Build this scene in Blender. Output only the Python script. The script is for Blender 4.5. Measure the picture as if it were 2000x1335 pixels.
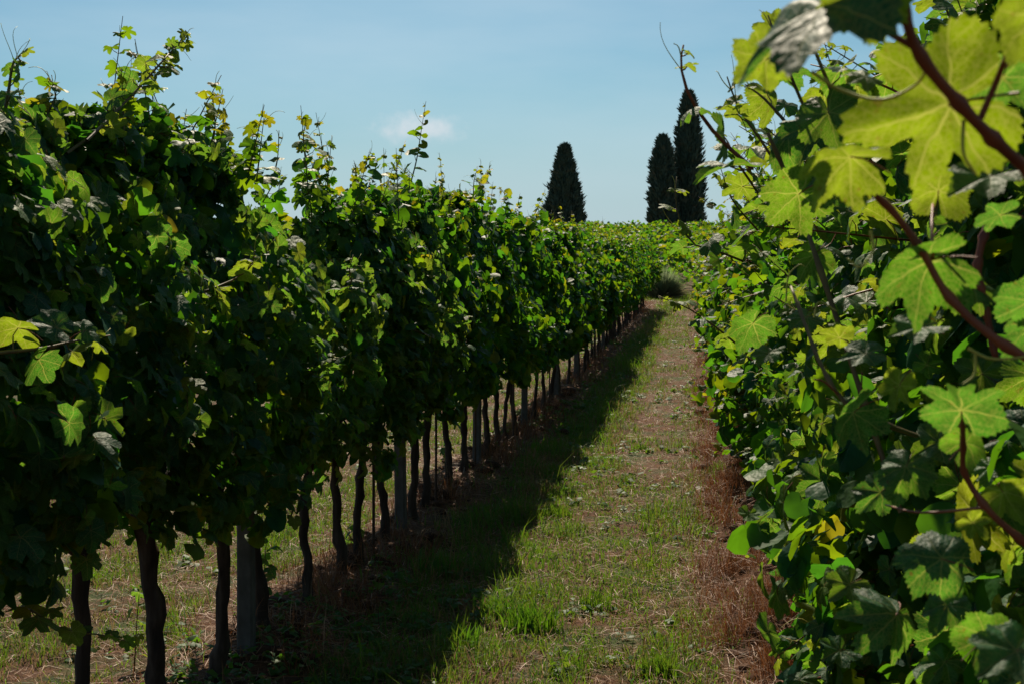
import bpy, math, random
import numpy as np
from mathutils import Matrix, Vector

# ------------------------------------------------------------------ camera, sky, sun, exposure
for o in list(bpy.data.objects):
    bpy.data.objects.remove(o)
scene = bpy.context.scene
COL = scene.collection
rng = np.random.default_rng(11)
random.seed(11)

CAM_H = 1.57
FPX = 2778.0                      # focal length in photograph pixels (2000 wide, 50 mm on 36 mm)
YAW = math.atan(375 / FPX)        # the path runs along +Y; the camera looks a little to its left
PITCH = -math.atan(137.5 / FPX)
cam = bpy.data.cameras.new('camera')
cam.lens = 50.0
cam.sensor_width = 36.0
cam.clip_start = 0.05
cam.clip_end = 3000
cam.dof.use_dof = True
cam.dof.focus_distance = 5.5
cam.dof.aperture_fstop = 16.0
cam_ob = bpy.data.objects.new('camera', cam)
COL.objects.link(cam_ob)
cam_ob.location = (0, 0, CAM_H)
cam_ob.rotation_euler = (math.pi / 2 + PITCH, 0, YAW)
scene.camera = cam_ob

SUN_EL = math.radians(43)
SUN_AZ = math.radians(12.5)         # to the left of +Y
sun_vec = Vector((-math.sin(SUN_AZ) * math.cos(SUN_EL), math.cos(SUN_AZ) * math.cos(SUN_EL), math.sin(SUN_EL)))

world = bpy.data.worlds.new('World')
scene.world = world
world.use_nodes = True
wn, wl = world.node_tree.nodes, world.node_tree.links
wn.clear()
w_out = wn.new('ShaderNodeOutputWorld')
w_bg = wn.new('ShaderNodeBackground')
w_sky = wn.new('ShaderNodeTexSky')
w_sky.sky_type = 'NISHITA'
w_sky.sun_disc = False
w_sky.sun_elevation = SUN_EL
w_sky.sun_rotation = -SUN_AZ
w_sky.altitude = 100
w_sky.air_density = 1.0
w_sky.dust_density = 1.0
w_sky.ozone_density = 3.0
w_bg.inputs['Strength'].default_value = 0.05
w_tint = wn.new('ShaderNodeMix'); w_tint.data_type = 'RGBA'; w_tint.blend_type = 'MULTIPLY'
w_tint.inputs[0].default_value = 1.0
w_tint.inputs[7].default_value = (0.53, 0.82, 0.88, 1)
wl.new(w_sky.outputs[0], w_tint.inputs[6])
# thin summer haze streaks and one small fair-weather cloud low over the hill
w_co = wn.new('ShaderNodeTexCoord')
w_map = wn.new('ShaderNodeMapping'); w_map.inputs['Scale'].default_value = (2.2, 2.2, 9.0)
wl.new(w_co.outputs['Generated'], w_map.inputs[0])
w_n = wn.new('ShaderNodeTexNoise'); w_n.inputs['Scale'].default_value = 1.6; w_n.inputs['Detail'].default_value = 5
wl.new(w_map.outputs[0], w_n.inputs[0])
w_r = wn.new('ShaderNodeMapRange'); w_r.inputs[1].default_value = 0.38; w_r.inputs[2].default_value = 0.75
w_r.inputs[3].default_value = 0.0; w_r.inputs[4].default_value = 0.36
wl.new(w_n.outputs[0], w_r.inputs[0])


def px_dir(x, y):
    R = cam_ob.rotation_euler.to_matrix()
    v = R @ Vector(((x - 1000) / FPX, -(y - 667.5) / FPX, -1.0))
    return v


def px_point(x, y, depth):
    """world point seen at photograph pixel (x, y), `depth` metres along the optical axis"""
    return Vector((0, 0, CAM_H)) + px_dir(x, y) * depth


cd = px_dir(822, 252).normalized()
w_sub = wn.new('ShaderNodeVectorMath'); w_sub.operation = 'SUBTRACT'; w_sub.inputs[1].default_value = cd
wl.new(w_co.outputs['Generated'], w_sub.inputs[0])
w_sc = wn.new('ShaderNodeVectorMath'); w_sc.operation = 'MULTIPLY'; w_sc.inputs[1].default_value = (1 / 0.026, 1 / 0.026, 1 / 0.0085)
wl.new(w_sub.outputs[0], w_sc.inputs[0])
w_len = wn.new('ShaderNodeVectorMath'); w_len.operation = 'LENGTH'
wl.new(w_sc.outputs[0], w_len.inputs[0])
w_cn = wn.new('ShaderNodeTexNoise'); w_cn.inputs['Scale'].default_value = 95; w_cn.inputs['Detail'].default_value = 6
wl.new(w_co.outputs['Generated'], w_cn.inputs[0])
w_m1 = wn.new('ShaderNodeMath'); w_m1.operation = 'MULTIPLY_ADD'; w_m1.inputs[1].default_value = 2.0; w_m1.inputs[2].default_value = -1.0
wl.new(w_cn.outputs[0], w_m1.inputs[0])
w_m2 = wn.new('ShaderNodeMath'); w_m2.operation = 'SUBTRACT'
wl.new(w_len.outputs['Value'], w_m2.inputs[0]); wl.new(w_m1.outputs[0], w_m2.inputs[1])
w_cr = wn.new('ShaderNodeMapRange'); w_cr.inputs[1].default_value = 1.5; w_cr.inputs[2].default_value = 0.1
w_cr.inputs[3].default_value = 0.0; w_cr.inputs[4].default_value = 0.55
w_cr.interpolation_type = 'SMOOTHSTEP'
wl.new(w_m2.outputs[0], w_cr.inputs[0])
w_mx1 = wn.new('ShaderNodeMix'); w_mx1.data_type = 'RGBA'
wl.new(w_r.outputs[0], w_mx1.inputs[0]); wl.new(w_tint.outputs[2], w_mx1.inputs[6])
w_mx1.inputs[7].default_value = (8.5, 10.0, 11.0, 1)
w_mx2 = wn.new('ShaderNodeMix'); w_mx2.data_type = 'RGBA'
wl.new(w_cr.outputs[0], w_mx2.inputs[0]); wl.new(w_mx1.outputs[2], w_mx2.inputs[6])
w_mx2.inputs[7].default_value = (12.0, 11.4, 11.6, 1)
# pale summer haze low over the horizon, all the way round
w_sep = wn.new('ShaderNodeSeparateXYZ'); wl.new(w_co.outputs['Generated'], w_sep.inputs[0])
w_h = wn.new('ShaderNodeMapRange'); w_h.interpolation_type = 'SMOOTHERSTEP'
w_h.inputs[1].default_value = -0.02; w_h.inputs[2].default_value = 0.165; w_h.inputs[3].default_value = 0.9; w_h.inputs[4].default_value = 0.0
wl.new(w_sep.outputs[2], w_h.inputs[0])
w_mx3 = wn.new('ShaderNodeMix'); w_mx3.data_type = 'RGBA'
wl.new(w_h.outputs[0], w_mx3.inputs[0]); wl.new(w_mx2.outputs[2], w_mx3.inputs[6]); w_mx3.inputs[7].default_value = (6.2, 7.9, 9.0, 1)
wl.new(w_mx3.outputs[2], w_bg.inputs['Color'])
wl.new(w_bg.outputs[0], w_out.inputs[0])

sun = bpy.data.lights.new('sun', 'SUN')
sun.energy = 5.0
sun.angle = math.radians(0.5)
sun.color = (1.0, 0.87, 0.68)
sun_ob = bpy.data.objects.new('sun', sun)
COL.objects.link(sun_ob)
sun_ob.rotation_euler = sun_vec.to_track_quat('Z', 'Y').to_euler()

scene.view_settings.view_transform = 'Standard'
scene.view_settings.look = 'None'
scene.view_settings.exposure = 0.6
scene.view_settings.gamma = 1.0
scene.render.engine = 'CYCLES'
scene.cycles.use_denoising = True
scene.cycles.debug_use_spatial_splits = True
scene.cycles.max_bounces = 6
scene.cycles.transmission_bounces = 4
scene.cycles.diffuse_bounces = 3
scene.cycles.glossy_bounces = 2


# ------------------------------------------------------------------ numeric helpers
def hash2(ix, iy, seed):
    h = (ix.astype(np.int64) * 374761393 + iy.astype(np.int64) * 668265263 + seed * 1442695041) & 0x7fffffff
    h = ((h ^ (h >> 13)) * 1274126177) & 0x7fffffff
    h = h ^ (h >> 16)
    return (h & 0xffff) / 65535.0


def vnoise(x, y, seed=0):
    x = np.asarray(x, float); y = np.asarray(y, float)
    ix, iy = np.floor(x), np.floor(y)
    fx, fy = x - ix, y - iy
    fx = fx * fx * (3 - 2 * fx); fy = fy * fy * (3 - 2 * fy)
    a = hash2(ix, iy, seed); b = hash2(ix + 1, iy, seed)
    c = hash2(ix, iy + 1, seed); d = hash2(ix + 1, iy + 1, seed)
    return (a * (1 - fx) + b * fx) * (1 - fy) + (c * (1 - fx) + d * fx) * fy


def fnoise(x, y, seed=0, octaves=3):
    s, a, t = 0.0, 1.0, 0.0
    for k in range(octaves):
        s = s + a * vnoise(np.asarray(x) * 2 ** k, np.asarray(y) * 2 ** k, seed + k * 17)
        t += a; a *= 0.5
    return s / t


def norm(v):
    return v / np.maximum(np.linalg.norm(v, axis=-1, keepdims=True), 1e-9)


def frames(normal, tip):
    """rotation matrices (N,3,3) whose columns are leaf x, leaf y (tip) and leaf z (upper side)"""
    n = norm(normal)
    t = tip - n * np.sum(tip * n, -1, keepdims=True)
    t = norm(t)
    x = np.cross(t, n)
    return np.stack([x, t, n], axis=-1)


LEFT_X, LEFT_END = -1.75, 42.0
RIGHT_END = 47.0


def right_x(y):
    return 0.87 - 0.0112 * np.asarray(y, float)


_gy = np.array([-50, 0, 8, 14, 21, 26, 33, 42, 50, 56, 80, 110, 130, 170, 2000.0])
_gz = np.array([0.02, 0, 0, -0.03, 0.0, 0.10, 0.24, 0.42, 0.54, 0.72, 2.0, 3.62, 3.9, 3.3, -60.0])


def base_z(y):
    y = np.asarray(y, float)
    return (np.interp(y - 2, _gy, _gz) + np.interp(y, _gy, _gz) + np.interp(y + 2, _gy, _gz)) / 3


def ground_z(x, y):
    x = np.asarray(x, float); y = np.asarray(y, float)
    z = base_z(y)
    near = np.clip((52 - y) / 6, 0, 1)
    bump = 0.55 + 0.9 * fnoise(x * 1.7, y * 1.7, 5)
    rows = 0.10 * np.exp(-((x - LEFT_X) / 0.34) ** 2) + 0.24 * np.exp(-((x - right_x(y) + 0.10) / 0.38) ** 2) + 0.09 * np.exp(-((x + 4.75) / 0.34) ** 2)
    z = z + near * rows * bump
    z = z + near * np.exp(-((x - right_x(y) + 0.45) / 0.2) ** 2) * (fnoise(x * 7, y * 5, 77) - 0.45) * 0.16
    z = z + near * (fnoise(x * 2.3, y * 2.3, 9) - 0.5) * 0.05 + (fnoise(x * 0.35, y * 0.35, 19) - 0.5) * 0.10
    return z


# ------------------------------------------------------------------ mesh and object helpers
def make_mesh(name, verts, tris, mats, rnd=None, mat_index=None, lco=None, smooth=True):
    verts = np.asarray(verts, np.float32).reshape(-1, 3)
    tris = np.asarray(tris, np.int32).reshape(-1, 3)
    me = bpy.data.meshes.new(name)
    me.vertices.add(len(verts)); me.vertices.foreach_set('co', verts.ravel())
    me.loops.add(len(tris) * 3); me.loops.foreach_set('vertex_index', tris.ravel())
    me.polygons.add(len(tris))
    me.polygons.foreach_set('loop_start', np.arange(0, len(tris) * 3, 3, dtype=np.int32))
    me.polygons.foreach_set('use_smooth', np.full(len(tris), smooth))
    for m in (mats if isinstance(mats, (list, tuple)) else [mats]):
        me.materials.append(m)
    if mat_index is not None:
        me.polygons.foreach_set('material_index', np.asarray(mat_index, np.int32))
    if rnd is not None:
        a = me.attributes.new('rnd', 'FLOAT', 'POINT')
        a.data.foreach_set('value', np.asarray(rnd, np.float32).ravel())
    if lco is not None:
        a = me.attributes.new('lco', 'FLOAT_VECTOR', 'POINT')
        a.data.foreach_set('vector', np.asarray(lco, np.float32).ravel())
    me.update(calc_edges=True)
    return me


def add(name, data, parent=None, loc=None, matrix=None, **props):
    o = bpy.data.objects.new(name, data)
    COL.objects.link(o)
    if parent is not None:
        o.parent = parent
    if matrix is not None:
        o.matrix_basis = matrix
    elif loc is not None:
        o.location = loc
    for k, v in props.items():
        o[k] = v
    return o


class Soup:
    """collects pieces (verts, tris, per-vertex rnd, material index, leaf coordinates) for one mesh"""
    def __init__(self):
        self.v, self.t, self.r, self.m, self.l, self.n = [], [], [], [], [], 0

    def put(self, v, t, r=0.5, m=0, lco=None):
        v = np.asarray(v, float).reshape(-1, 3); t = np.asarray(t, int).reshape(-1, 3)
        self.v.append(v); self.t.append(t + self.n)
        self.r.append(np.broadcast_to(np.asarray(r, float), (len(v),)))
        self.m.append(np.full(len(t), m))
        self.l.append(np.zeros((len(v), 3)) if lco is None else lco)
        self.n += len(v)

    def mesh(self, name, mats, origin=(0, 0, 0), smooth=True, with_lco=False):
        v = np.concatenate(self.v) - np.asarray(origin, float)
        return make_mesh(name, v, np.concatenate(self.t), mats, np.concatenate(self.r), np.concatenate(self.m),
                         np.concatenate(self.l) if with_lco else None, smooth)


def tube(pts, radii, sides=6, rough=0.0, cap=True):
    pts = np.asarray(pts, float); n = len(pts)
    radii = np.broadcast_to(np.asarray(radii, float), (n,))
    d = np.gradient(pts, axis=0); d = norm(d)
    ref = np.array([0.31, 0.2, 0.93]) if abs(d[0, 2]) < 0.8 else np.array([1.0, 0.1, 0.0])
    u = norm(np.cross(d, ref)); w = np.cross(d, u)
    a = np.linspace(0, 2 * math.pi, sides, endpoint=False)
    rr = radii[:, None] * (1 + rough * rng.uniform(-1, 1, (n, sides)))
    v = pts[:, None, :] + rr[..., None] * (np.cos(a)[None, :, None] * u[:, None, :] + np.sin(a)[None, :, None] * w[:, None, :])
    i = np.arange(n - 1)[:, None] * sides; j = np.arange(sides)[None, :]; k = (j + 1) % sides
    q = np.stack([i + j, i + k, i + sides + k, i + sides + j], -1).reshape(-1, 4)
    t = np.concatenate([q[:, [0, 1, 2]], q[:, [0, 2, 3]]])
    v = v.reshape(-1, 3)
    if cap:
        v = np.concatenate([v, pts[-1:]])
        e = (n - 1) * sides
        t = np.concatenate([t, np.stack([e + np.arange(sides), e + (np.arange(sides) + 1) % sides, np.full(sides, n * sides)], -1)])
    return v, t


def spline(pts, n):
    p = np.asarray(pts, float)
    p = np.concatenate([[2 * p[0] - p[1]], p, [2 * p[-1] - p[-2]]])
    m = len(p) - 3
    out = []
    for s in np.linspace(0, m - 1e-6, n):
        i = int(s); t = s - i
        a, b, c, d = p[i:i + 4]
        out.append(0.5 * ((2 * b) + (c - a) * t + (2 * a - 5 * b + 4 * c - d) * t * t + (3 * b - a - 3 * c + d) * t ** 3))
    return np.array(out)


# ------------------------------------------------------------------ materials
def new_mat(name):
    m = bpy.data.materials.new(name); m.use_nodes = True
    nt = m.node_tree; nt.nodes.clear()
    return m, nt.nodes, nt.links


def ramp(nodes, stops, interp='LINEAR'):
    r = nodes.new('ShaderNodeValToRGB'); r.color_ramp.interpolation = interp
    e = r.color_ramp.elements
    while len(e) < len(stops):
        e.new(0.5)
    for k, (p, c) in enumerate(stops):
        e[k].position = p; e[k].color = (*c, 1)
    return r


def leaf_material(name, veins, gloss=0.36):
    m, N, L = new_mat(name)
    out = N.new('ShaderNodeOutputMaterial')
    at = N.new('ShaderNodeAttribute'); at.attribute_name = 'rnd'
    oi = N.new('ShaderNodeObjectInfo')
    lt = N.new('ShaderNodeMath'); lt.operation = 'LESS_THAN'; lt.inputs[1].default_value = -0.5
    L.new(at.outputs['Fac'], lt.inputs[0])
    om = N.new('ShaderNodeMath'); om.operation = 'MULTIPLY'; om.inputs[1].default_value = 0.88
    L.new(oi.outputs['Random'], om.inputs[0])
    mf = N.new('ShaderNodeMix'); mf.data_type = 'FLOAT'
    L.new(lt.outputs[0], mf.inputs[0]); L.new(at.outputs['Fac'], mf.inputs[2]); L.new(om.outputs[0], mf.inputs[3])
    col = ramp(N, [(0.0, (0.008, 0.066, 0.038)), (0.45, (0.015, 0.090, 0.030)), (0.82, (0.044, 0.112, 0.015)), (0.93, (0.085, 0.12, 0.016)), (1.0, (0.17, 0.15, 0.025))])
    tra = ramp(N, [(0.0, (0.06, 0.25, 0.012)), (0.45, (0.12, 0.32, 0.007)), (0.82, (0.25, 0.355, 0.005)), (0.93, (0.38, 0.37, 0.010)), (1.0, (0.50, 0.40, 0.02))])
    L.new(mf.outputs[0], col.inputs[0]); L.new(mf.outputs[0], tra.inputs[0])
    geo = N.new('ShaderNodeNewGeometry')
    back = N.new('ShaderNodeMix'); back.data_type = 'RGBA'
    bf = N.new('ShaderNodeMath'); bf.operation = 'MULTIPLY'; bf.inputs[1].default_value = 0.45
    L.new(geo.outputs['Backfacing'], bf.inputs[0]); L.new(bf.outputs[0], back.inputs[0])
    L.new(col.outputs[0], back.inputs[6]); back.inputs[7].default_value = (0.06, 0.13, 0.025, 1)
    # blotches: slight colour change over each leaf
    tc = N.new('ShaderNodeTexCoord')
    blot = N.new('ShaderNodeTexNoise'); blot.inputs['Scale'].default_value = 3.0 if veins else 14.0; blot.inputs['Detail'].default_value = 3
    bm = N.new('ShaderNodeMapRange'); bm.inputs[1].default_value = 0.3; bm.inputs[2].default_value = 0.7; bm.inputs[3].default_value = 0.58; bm.inputs[4].default_value = 1.22
    L.new(tc.outputs['Object'], blot.inputs[0]); L.new(blot.outputs[0], bm.inputs[0])
    c2 = N.new('ShaderNodeMix'); c2.data_type = 'RGBA'; c2.blend_type = 'MULTIPLY'; c2.inputs[0].default_value = 1
    t2 = N.new('ShaderNodeMix'); t2.data_type = 'RGBA'; t2.blend_type = 'MULTIPLY'; t2.inputs[0].default_value = 1
    L.new(back.outputs[2], c2.inputs[6]); L.new(tra.outputs[0], t2.inputs[6])
    L.new(bm.outputs[0], c2.inputs[7]); L.new(bm.outputs[0], t2.inputs[7])
    csock, tsock = c2.outputs[2], t2.outputs[2]
    bump = N.new('ShaderNodeBump'); bump.inputs['Strength'].default_value = 0.20 if veins else 0.3
    height = None
    if veins:
        lc = N.new('ShaderNodeAttribute'); lc.attribute_name = 'lco'
        wob = N.new('ShaderNodeTexNoise'); wob.inputs['Scale'].default_value = 2.6; wob.inputs['Detail'].default_value = 2
        wadd = N.new('ShaderNodeVectorMath'); wadd.operation = 'ADD'       # each leaf object draws its own veins
        L.new(lc.outputs['Vector'], wadd.inputs[0]); L.new(oi.outputs['Random'], wadd.inputs[1]); L.new(wadd.outputs[0], wob.inputs[0])
        wsub = N.new('ShaderNodeVectorMath'); wsub.operation = 'SUBTRACT'; wsub.inputs[1].default_value = (0.5, 0.5, 0.5)
        L.new(wob.outputs['Color'], wsub.inputs[0])
        wmad = N.new('ShaderNodeVectorMath'); wmad.operation = 'MULTIPLY_ADD'; wmad.inputs[1].default_value = (0.17, 0.17, 0.0)
        L.new(wsub.outputs[0], wmad.inputs[0]); L.new(lc.outputs['Vector'], wmad.inputs[2])
        sep = N.new('ShaderNodeSeparateXYZ'); L.new(wmad.outputs[0], sep.inputs[0])

        def M(op, a, b=None, c=None):
            n = N.new('ShaderNodeMath'); n.operation = op
            for i, s in enumerate((a, b, c)):
                if s is None:
                    continue
                if isinstance(s, (int, float)):
                    n.inputs[i].default_value = s
                else:
                    L.new(s, n.inputs[i])
            return n.outputs[0]
        ang = M('ARCTAN2', sep.outputs[0], sep.outputs[1])
        P = math.radians(52)
        fold = M('ABSOLUTE', M('SUBTRACT', M('FLOORED_MODULO', M('ADD', ang, P / 2), P), P / 2))
        rr = M('SQRT', M('ADD', M('MULTIPLY', sep.outputs[0], sep.outputs[0]), M('MULTIPLY', sep.outputs[1], sep.outputs[1])))
        u = M('MULTIPLY', rr, M('COSINE', fold)); v = M('MULTIPLY', rr, M('SINE', fold))
        wid = M('MULTIPLY_ADD', rr, -0.011, 0.016)
        main = N.new('ShaderNodeMapRange'); main.interpolation_type = 'SMOOTHSTEP'
        L.new(v, main.inputs[0]); L.new(wid, main.inputs[1]); main.inputs[2].default_value = 0.0
        L.new(M('MULTIPLY', wid, 1.8), main.inputs[1])
        band = M('PINGPONG', M('MULTIPLY', M('SUBTRACT', u, M('MULTIPLY', v, 1.05)), 7.0), 0.5)
        sec = N.new('ShaderNodeMapRange'); sec.interpolation_type = 'SMOOTHSTEP'
        L.new(band, sec.inputs[0]); sec.inputs[1].default_value = 0.075; sec.inputs[2].default_value = 0.0
        vo = N.new('ShaderNodeTexVoronoi'); vo.feature = 'DISTANCE_TO_EDGE'; vo.inputs['Scale'].default_value = 16
        L.new(lc.outputs['Vector'], vo.inputs['Vector'])
        net = N.new('ShaderNodeMapRange'); net.interpolation_type = 'SMOOTHSTEP'
        L.new(vo.outputs['Distance'], net.inputs[0]); net.inputs[1].default_value = 0.12; net.inputs[2].default_value = 0.0
        vein = M('MAXIMUM', M('MAXIMUM', main.outputs[0], M('MULTIPLY', sec.outputs[0], 0.6)), M('MULTIPLY', net.outputs[0], 0.42))
        cv = N.new('ShaderNodeMix'); cv.data_type = 'RGBA'
        L.new(M('MULTIPLY', vein, 0.55), cv.inputs[0]); L.new(csock, cv.inputs[6]); cv.inputs[7].default_value = (0.22, 0.26, 0.08, 1)
        tv = N.new('ShaderNodeMix'); tv.data_type = 'RGBA'
        L.new(M('MULTIPLY', vein, 0.8), tv.inputs[0]); L.new(tsock, tv.inputs[6]); tv.inputs[7].default_value = (0.50, 0.50, 0.10, 1)
        sp = N.new('ShaderNodeTexNoise'); sp.inputs['Scale'].default_value = 5.5; sp.inputs['Detail'].default_value = 4
        L.new(wadd.outputs[0], sp.inputs[0])
        sr = N.new('ShaderNodeMapRange'); sr.inputs[1].default_value = 0.66; sr.inputs[2].default_value = 0.74; sr.inputs[3].default_value = 0; sr.inputs[4].default_value = 0.75
        L.new(sp.outputs[0], sr.inputs[0])
        cb = N.new('ShaderNodeMix'); cb.data_type = 'RGBA'; tb = N.new('ShaderNodeMix'); tb.data_type = 'RGBA'
        L.new(sr.outputs[0], cb.inputs[0]); L.new(sr.outputs[0], tb.inputs[0])
        L.new(cv.outputs[2], cb.inputs[6]); L.new(tv.outputs[2], tb.inputs[6])
        cb.inputs[7].default_value = (0.10, 0.055, 0.02, 1); tb.inputs[7].default_value = (0.22, 0.12, 0.02, 1)
        csock, tsock = cb.outputs[2], tb.outputs[2]
        wr = N.new('ShaderNodeTexNoise'); wr.inputs['Scale'].default_value = 7; wr.inputs['Detail'].default_value = 1.5
        L.new(lc.outputs['Vector'], wr.inputs[0])
        height = M('ADD', M('MULTIPLY', main.outputs[0], -0.8), M('ADD', M('MULTIPLY', sec.outputs[0], -0.35), M('MULTIPLY', wr.outputs[0], 0.9)))
        L.new(height, bump.inputs['Height']); bump.inputs['Distance'].default_value = 0.022
    else:
        wr = N.new('ShaderNodeTexNoise'); wr.inputs['Scale'].default_value = 60; wr.inputs['Detail'].default_value = 1
        L.new(tc.outputs['Object'], wr.inputs[0]); L.new(wr.outputs[0], bump.inputs['Height']); bump.inputs['Distance'].default_value = 0.01
    pr = N.new('ShaderNodeBsdfPrincipled')
    L.new(csock, pr.inputs['Base Color'])
    rg = N.new('ShaderNodeMix'); rg.data_type = 'FLOAT'
    rg.inputs[2].default_value = gloss; rg.inputs[3].default_value = 0.62
    L.new(geo.outputs['Backfacing'], rg.inputs[0]); L.new(rg.outputs[0], pr.inputs['Roughness'])
    pr.inputs['Specular IOR Level'].default_value = 0.11
    L.new(bump.outputs[0], pr.inputs['Normal'])
    tl = N.new('ShaderNodeBsdfTranslucent'); L.new(tsock, tl.inputs['Color'])
    mx = N.new('ShaderNodeMixShader'); mx.inputs[0].default_value = 0.50
    L.new(pr.outputs[0], mx.inputs[1]); L.new(tl.outputs[0], mx.inputs[2]); L.new(mx.outputs[0], out.inputs[0])
    return m


MAT_LEAF = leaf_material('vine_leaf_veined', True, 0.52)
MAT_LEAF_FAR = leaf_material('vine_leaf', False, 0.50)


def noise_mat(name, stops, scale, rough=0.85, bump=0.5, stretch=(1, 1, 1), bump_dist=0.02, detail=6, spec=0.3):
    m, N, L = new_mat(name)
    out = N.new('ShaderNodeOutputMaterial'); pr = N.new('ShaderNodeBsdfPrincipled')
    tc = N.new('ShaderNodeTexCoord'); mp = N.new('ShaderNodeMapping'); mp.inputs['Scale'].default_value = stretch
    L.new(tc.outputs['Object'], mp.inputs[0])
    nz = N.new('ShaderNodeTexNoise'); nz.inputs['Scale'].default_value = scale; nz.inputs['Detail'].default_value = detail
    L.new(mp.outputs[0], nz.inputs[0])
    r = ramp(N, stops); L.new(nz.outputs[0], r.inputs[0]); L.new(r.outputs[0], pr.inputs['Base Color'])
    b = N.new('ShaderNodeBump'); b.inputs['Strength'].default_value = bump; b.inputs['Distance'].default_value = bump_dist
    L.new(nz.outputs[0], b.inputs['Height']); L.new(b.outputs[0], pr.inputs['Normal'])
    pr.inputs['Roughness'].default_value = rough; pr.inputs['Specular IOR Level'].default_value = spec
    L.new(pr.outputs[0], out.inputs[0])
    return m


MAT_BARK = noise_mat('vine_bark', [(0.25, (0.012, 0.009, 0.007)), (0.55, (0.045, 0.032, 0.024)), (0.8, (0.10, 0.078, 0.06))], 30, 0.95, 1.0, (1, 1, 0.16), 0.02)
MAT_CANE = noise_mat('green_brown_cane', [(0.3, (0.07, 0.045, 0.018)), (0.6, (0.12, 0.09, 0.025)), (0.8, (0.15, 0.15, 0.035))], 25, 0.6, 0.3, (1, 1, 1), 0.004)
MAT_RED_CANE = noise_mat('reddish_cane', [(0.3, (0.11, 0.028, 0.014)), (0.6, (0.19, 0.055, 0.02)), (0.8, (0.25, 0.10, 0.03))], 25, 0.55, 0.3, (1, 1, 1), 0.004)
MAT_TENDRIL = noise_mat('tendril_green', [(0.3, (0.26, 0.28, 0.04)), (0.7, (0.40, 0.36, 0.07))], 20, 0.6, 0.1)
MAT_CONCRETE = noise_mat('weathered_concrete', [(0.2, (0.045, 0.043, 0.038)), (0.5, (0.085, 0.082, 0.074)), (0.8, (0.14, 0.135, 0.125))], 22, 0.95, 0.6, (1, 1, 0.5), 0.006)
MAT_STEEL = noise_mat('rusty_steel', [(0.3, (0.035, 0.025, 0.02)), (0.7, (0.09, 0.05, 0.03))], 60, 0.7, 0.3)
MAT_CYPRESS = noise_mat('cypress_foliage', [(0.3, (0.040, 0.075, 0.055)), (0.55, (0.060, 0.095, 0.062)), (0.8, (0.13, 0.11, 0.065))], 1.4, 0.8, 0.0)
MAT_TREEBARK = noise_mat('tree_bark', [(0.3, (0.03, 0.022, 0.016)), (0.7, (0.09, 0.07, 0.05))], 12, 0.95, 0.8, (1, 1, 0.3))


def blade_material(name, stops, trans, tstops=None):
    m, N, L = new_mat(name)
    out = N.new('ShaderNodeOutputMaterial'); pr = N.new('ShaderNodeBsdfPrincipled')
    at = N.new('ShaderNodeAttribute'); at.attribute_name = 'rnd'
    r = ramp(N, stops); L.new(at.outputs['Fac'], r.inputs[0]); L.new(r.outputs[0], pr.inputs['Base Color'])
    pr.inputs['Roughness'].default_value = 0.6; pr.inputs['Specular IOR Level'].default_value = 0.35
    tl = N.new('ShaderNodeBsdfTranslucent')
    r2 = ramp(N, tstops or stops); L.new(at.outputs['Fac'], r2.inputs[0]); L.new(r2.outputs[0], tl.inputs['Color'])
    mx = N.new('ShaderNodeMixShader'); mx.inputs[0].default_value = trans
    L.new(pr.outputs[0], mx.inputs[1]); L.new(tl.outputs[0], mx.inputs[2]); L.new(mx.outputs[0], out.inputs[0])
    return m


MAT_GRASS = blade_material('grass_blades',
    [(0.0, (0.022, 0.085, 0.012)), (0.4, (0.046, 0.108, 0.014)), (0.6, (0.085, 0.105, 0.022)), (0.75, (0.19, 0.105, 0.036)), (1.0, (0.34, 0.19, 0.085))], 0.42,
    [(0.0, (0.09, 0.25, 0.008)), (0.4, (0.17, 0.28, 0.014)), (0.6, (0.20, 0.21, 0.03)), (0.75, (0.20, 0.14, 0.055)), (1.0, (0.28, 0.18, 0.10))])
MAT_STRAW = blade_material('dry_straw',
    [(0.0, (0.085, 0.026, 0.010)), (0.35, (0.22, 0.080, 0.024)), (0.7, (0.26, 0.135, 0.060)), (1.0, (0.44, 0.29, 0.18))], 0.25)
MAT_TREELEAF = blade_material('tree_leaves', [(0.0, (0.015, 0.03, 0.012)), (1.0, (0.035, 0.06, 0.018))], 0.25)
MAT_DRYBUSH = blade_material('dry_bush', [(0.0, (0.12, 0.09, 0.04)), (0.35, (0.17, 0.15, 0.07)), (0.6, (0.14, 0.20, 0.08)), (1.0, (0.28, 0.33, 0.18))], 0.5)


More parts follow.
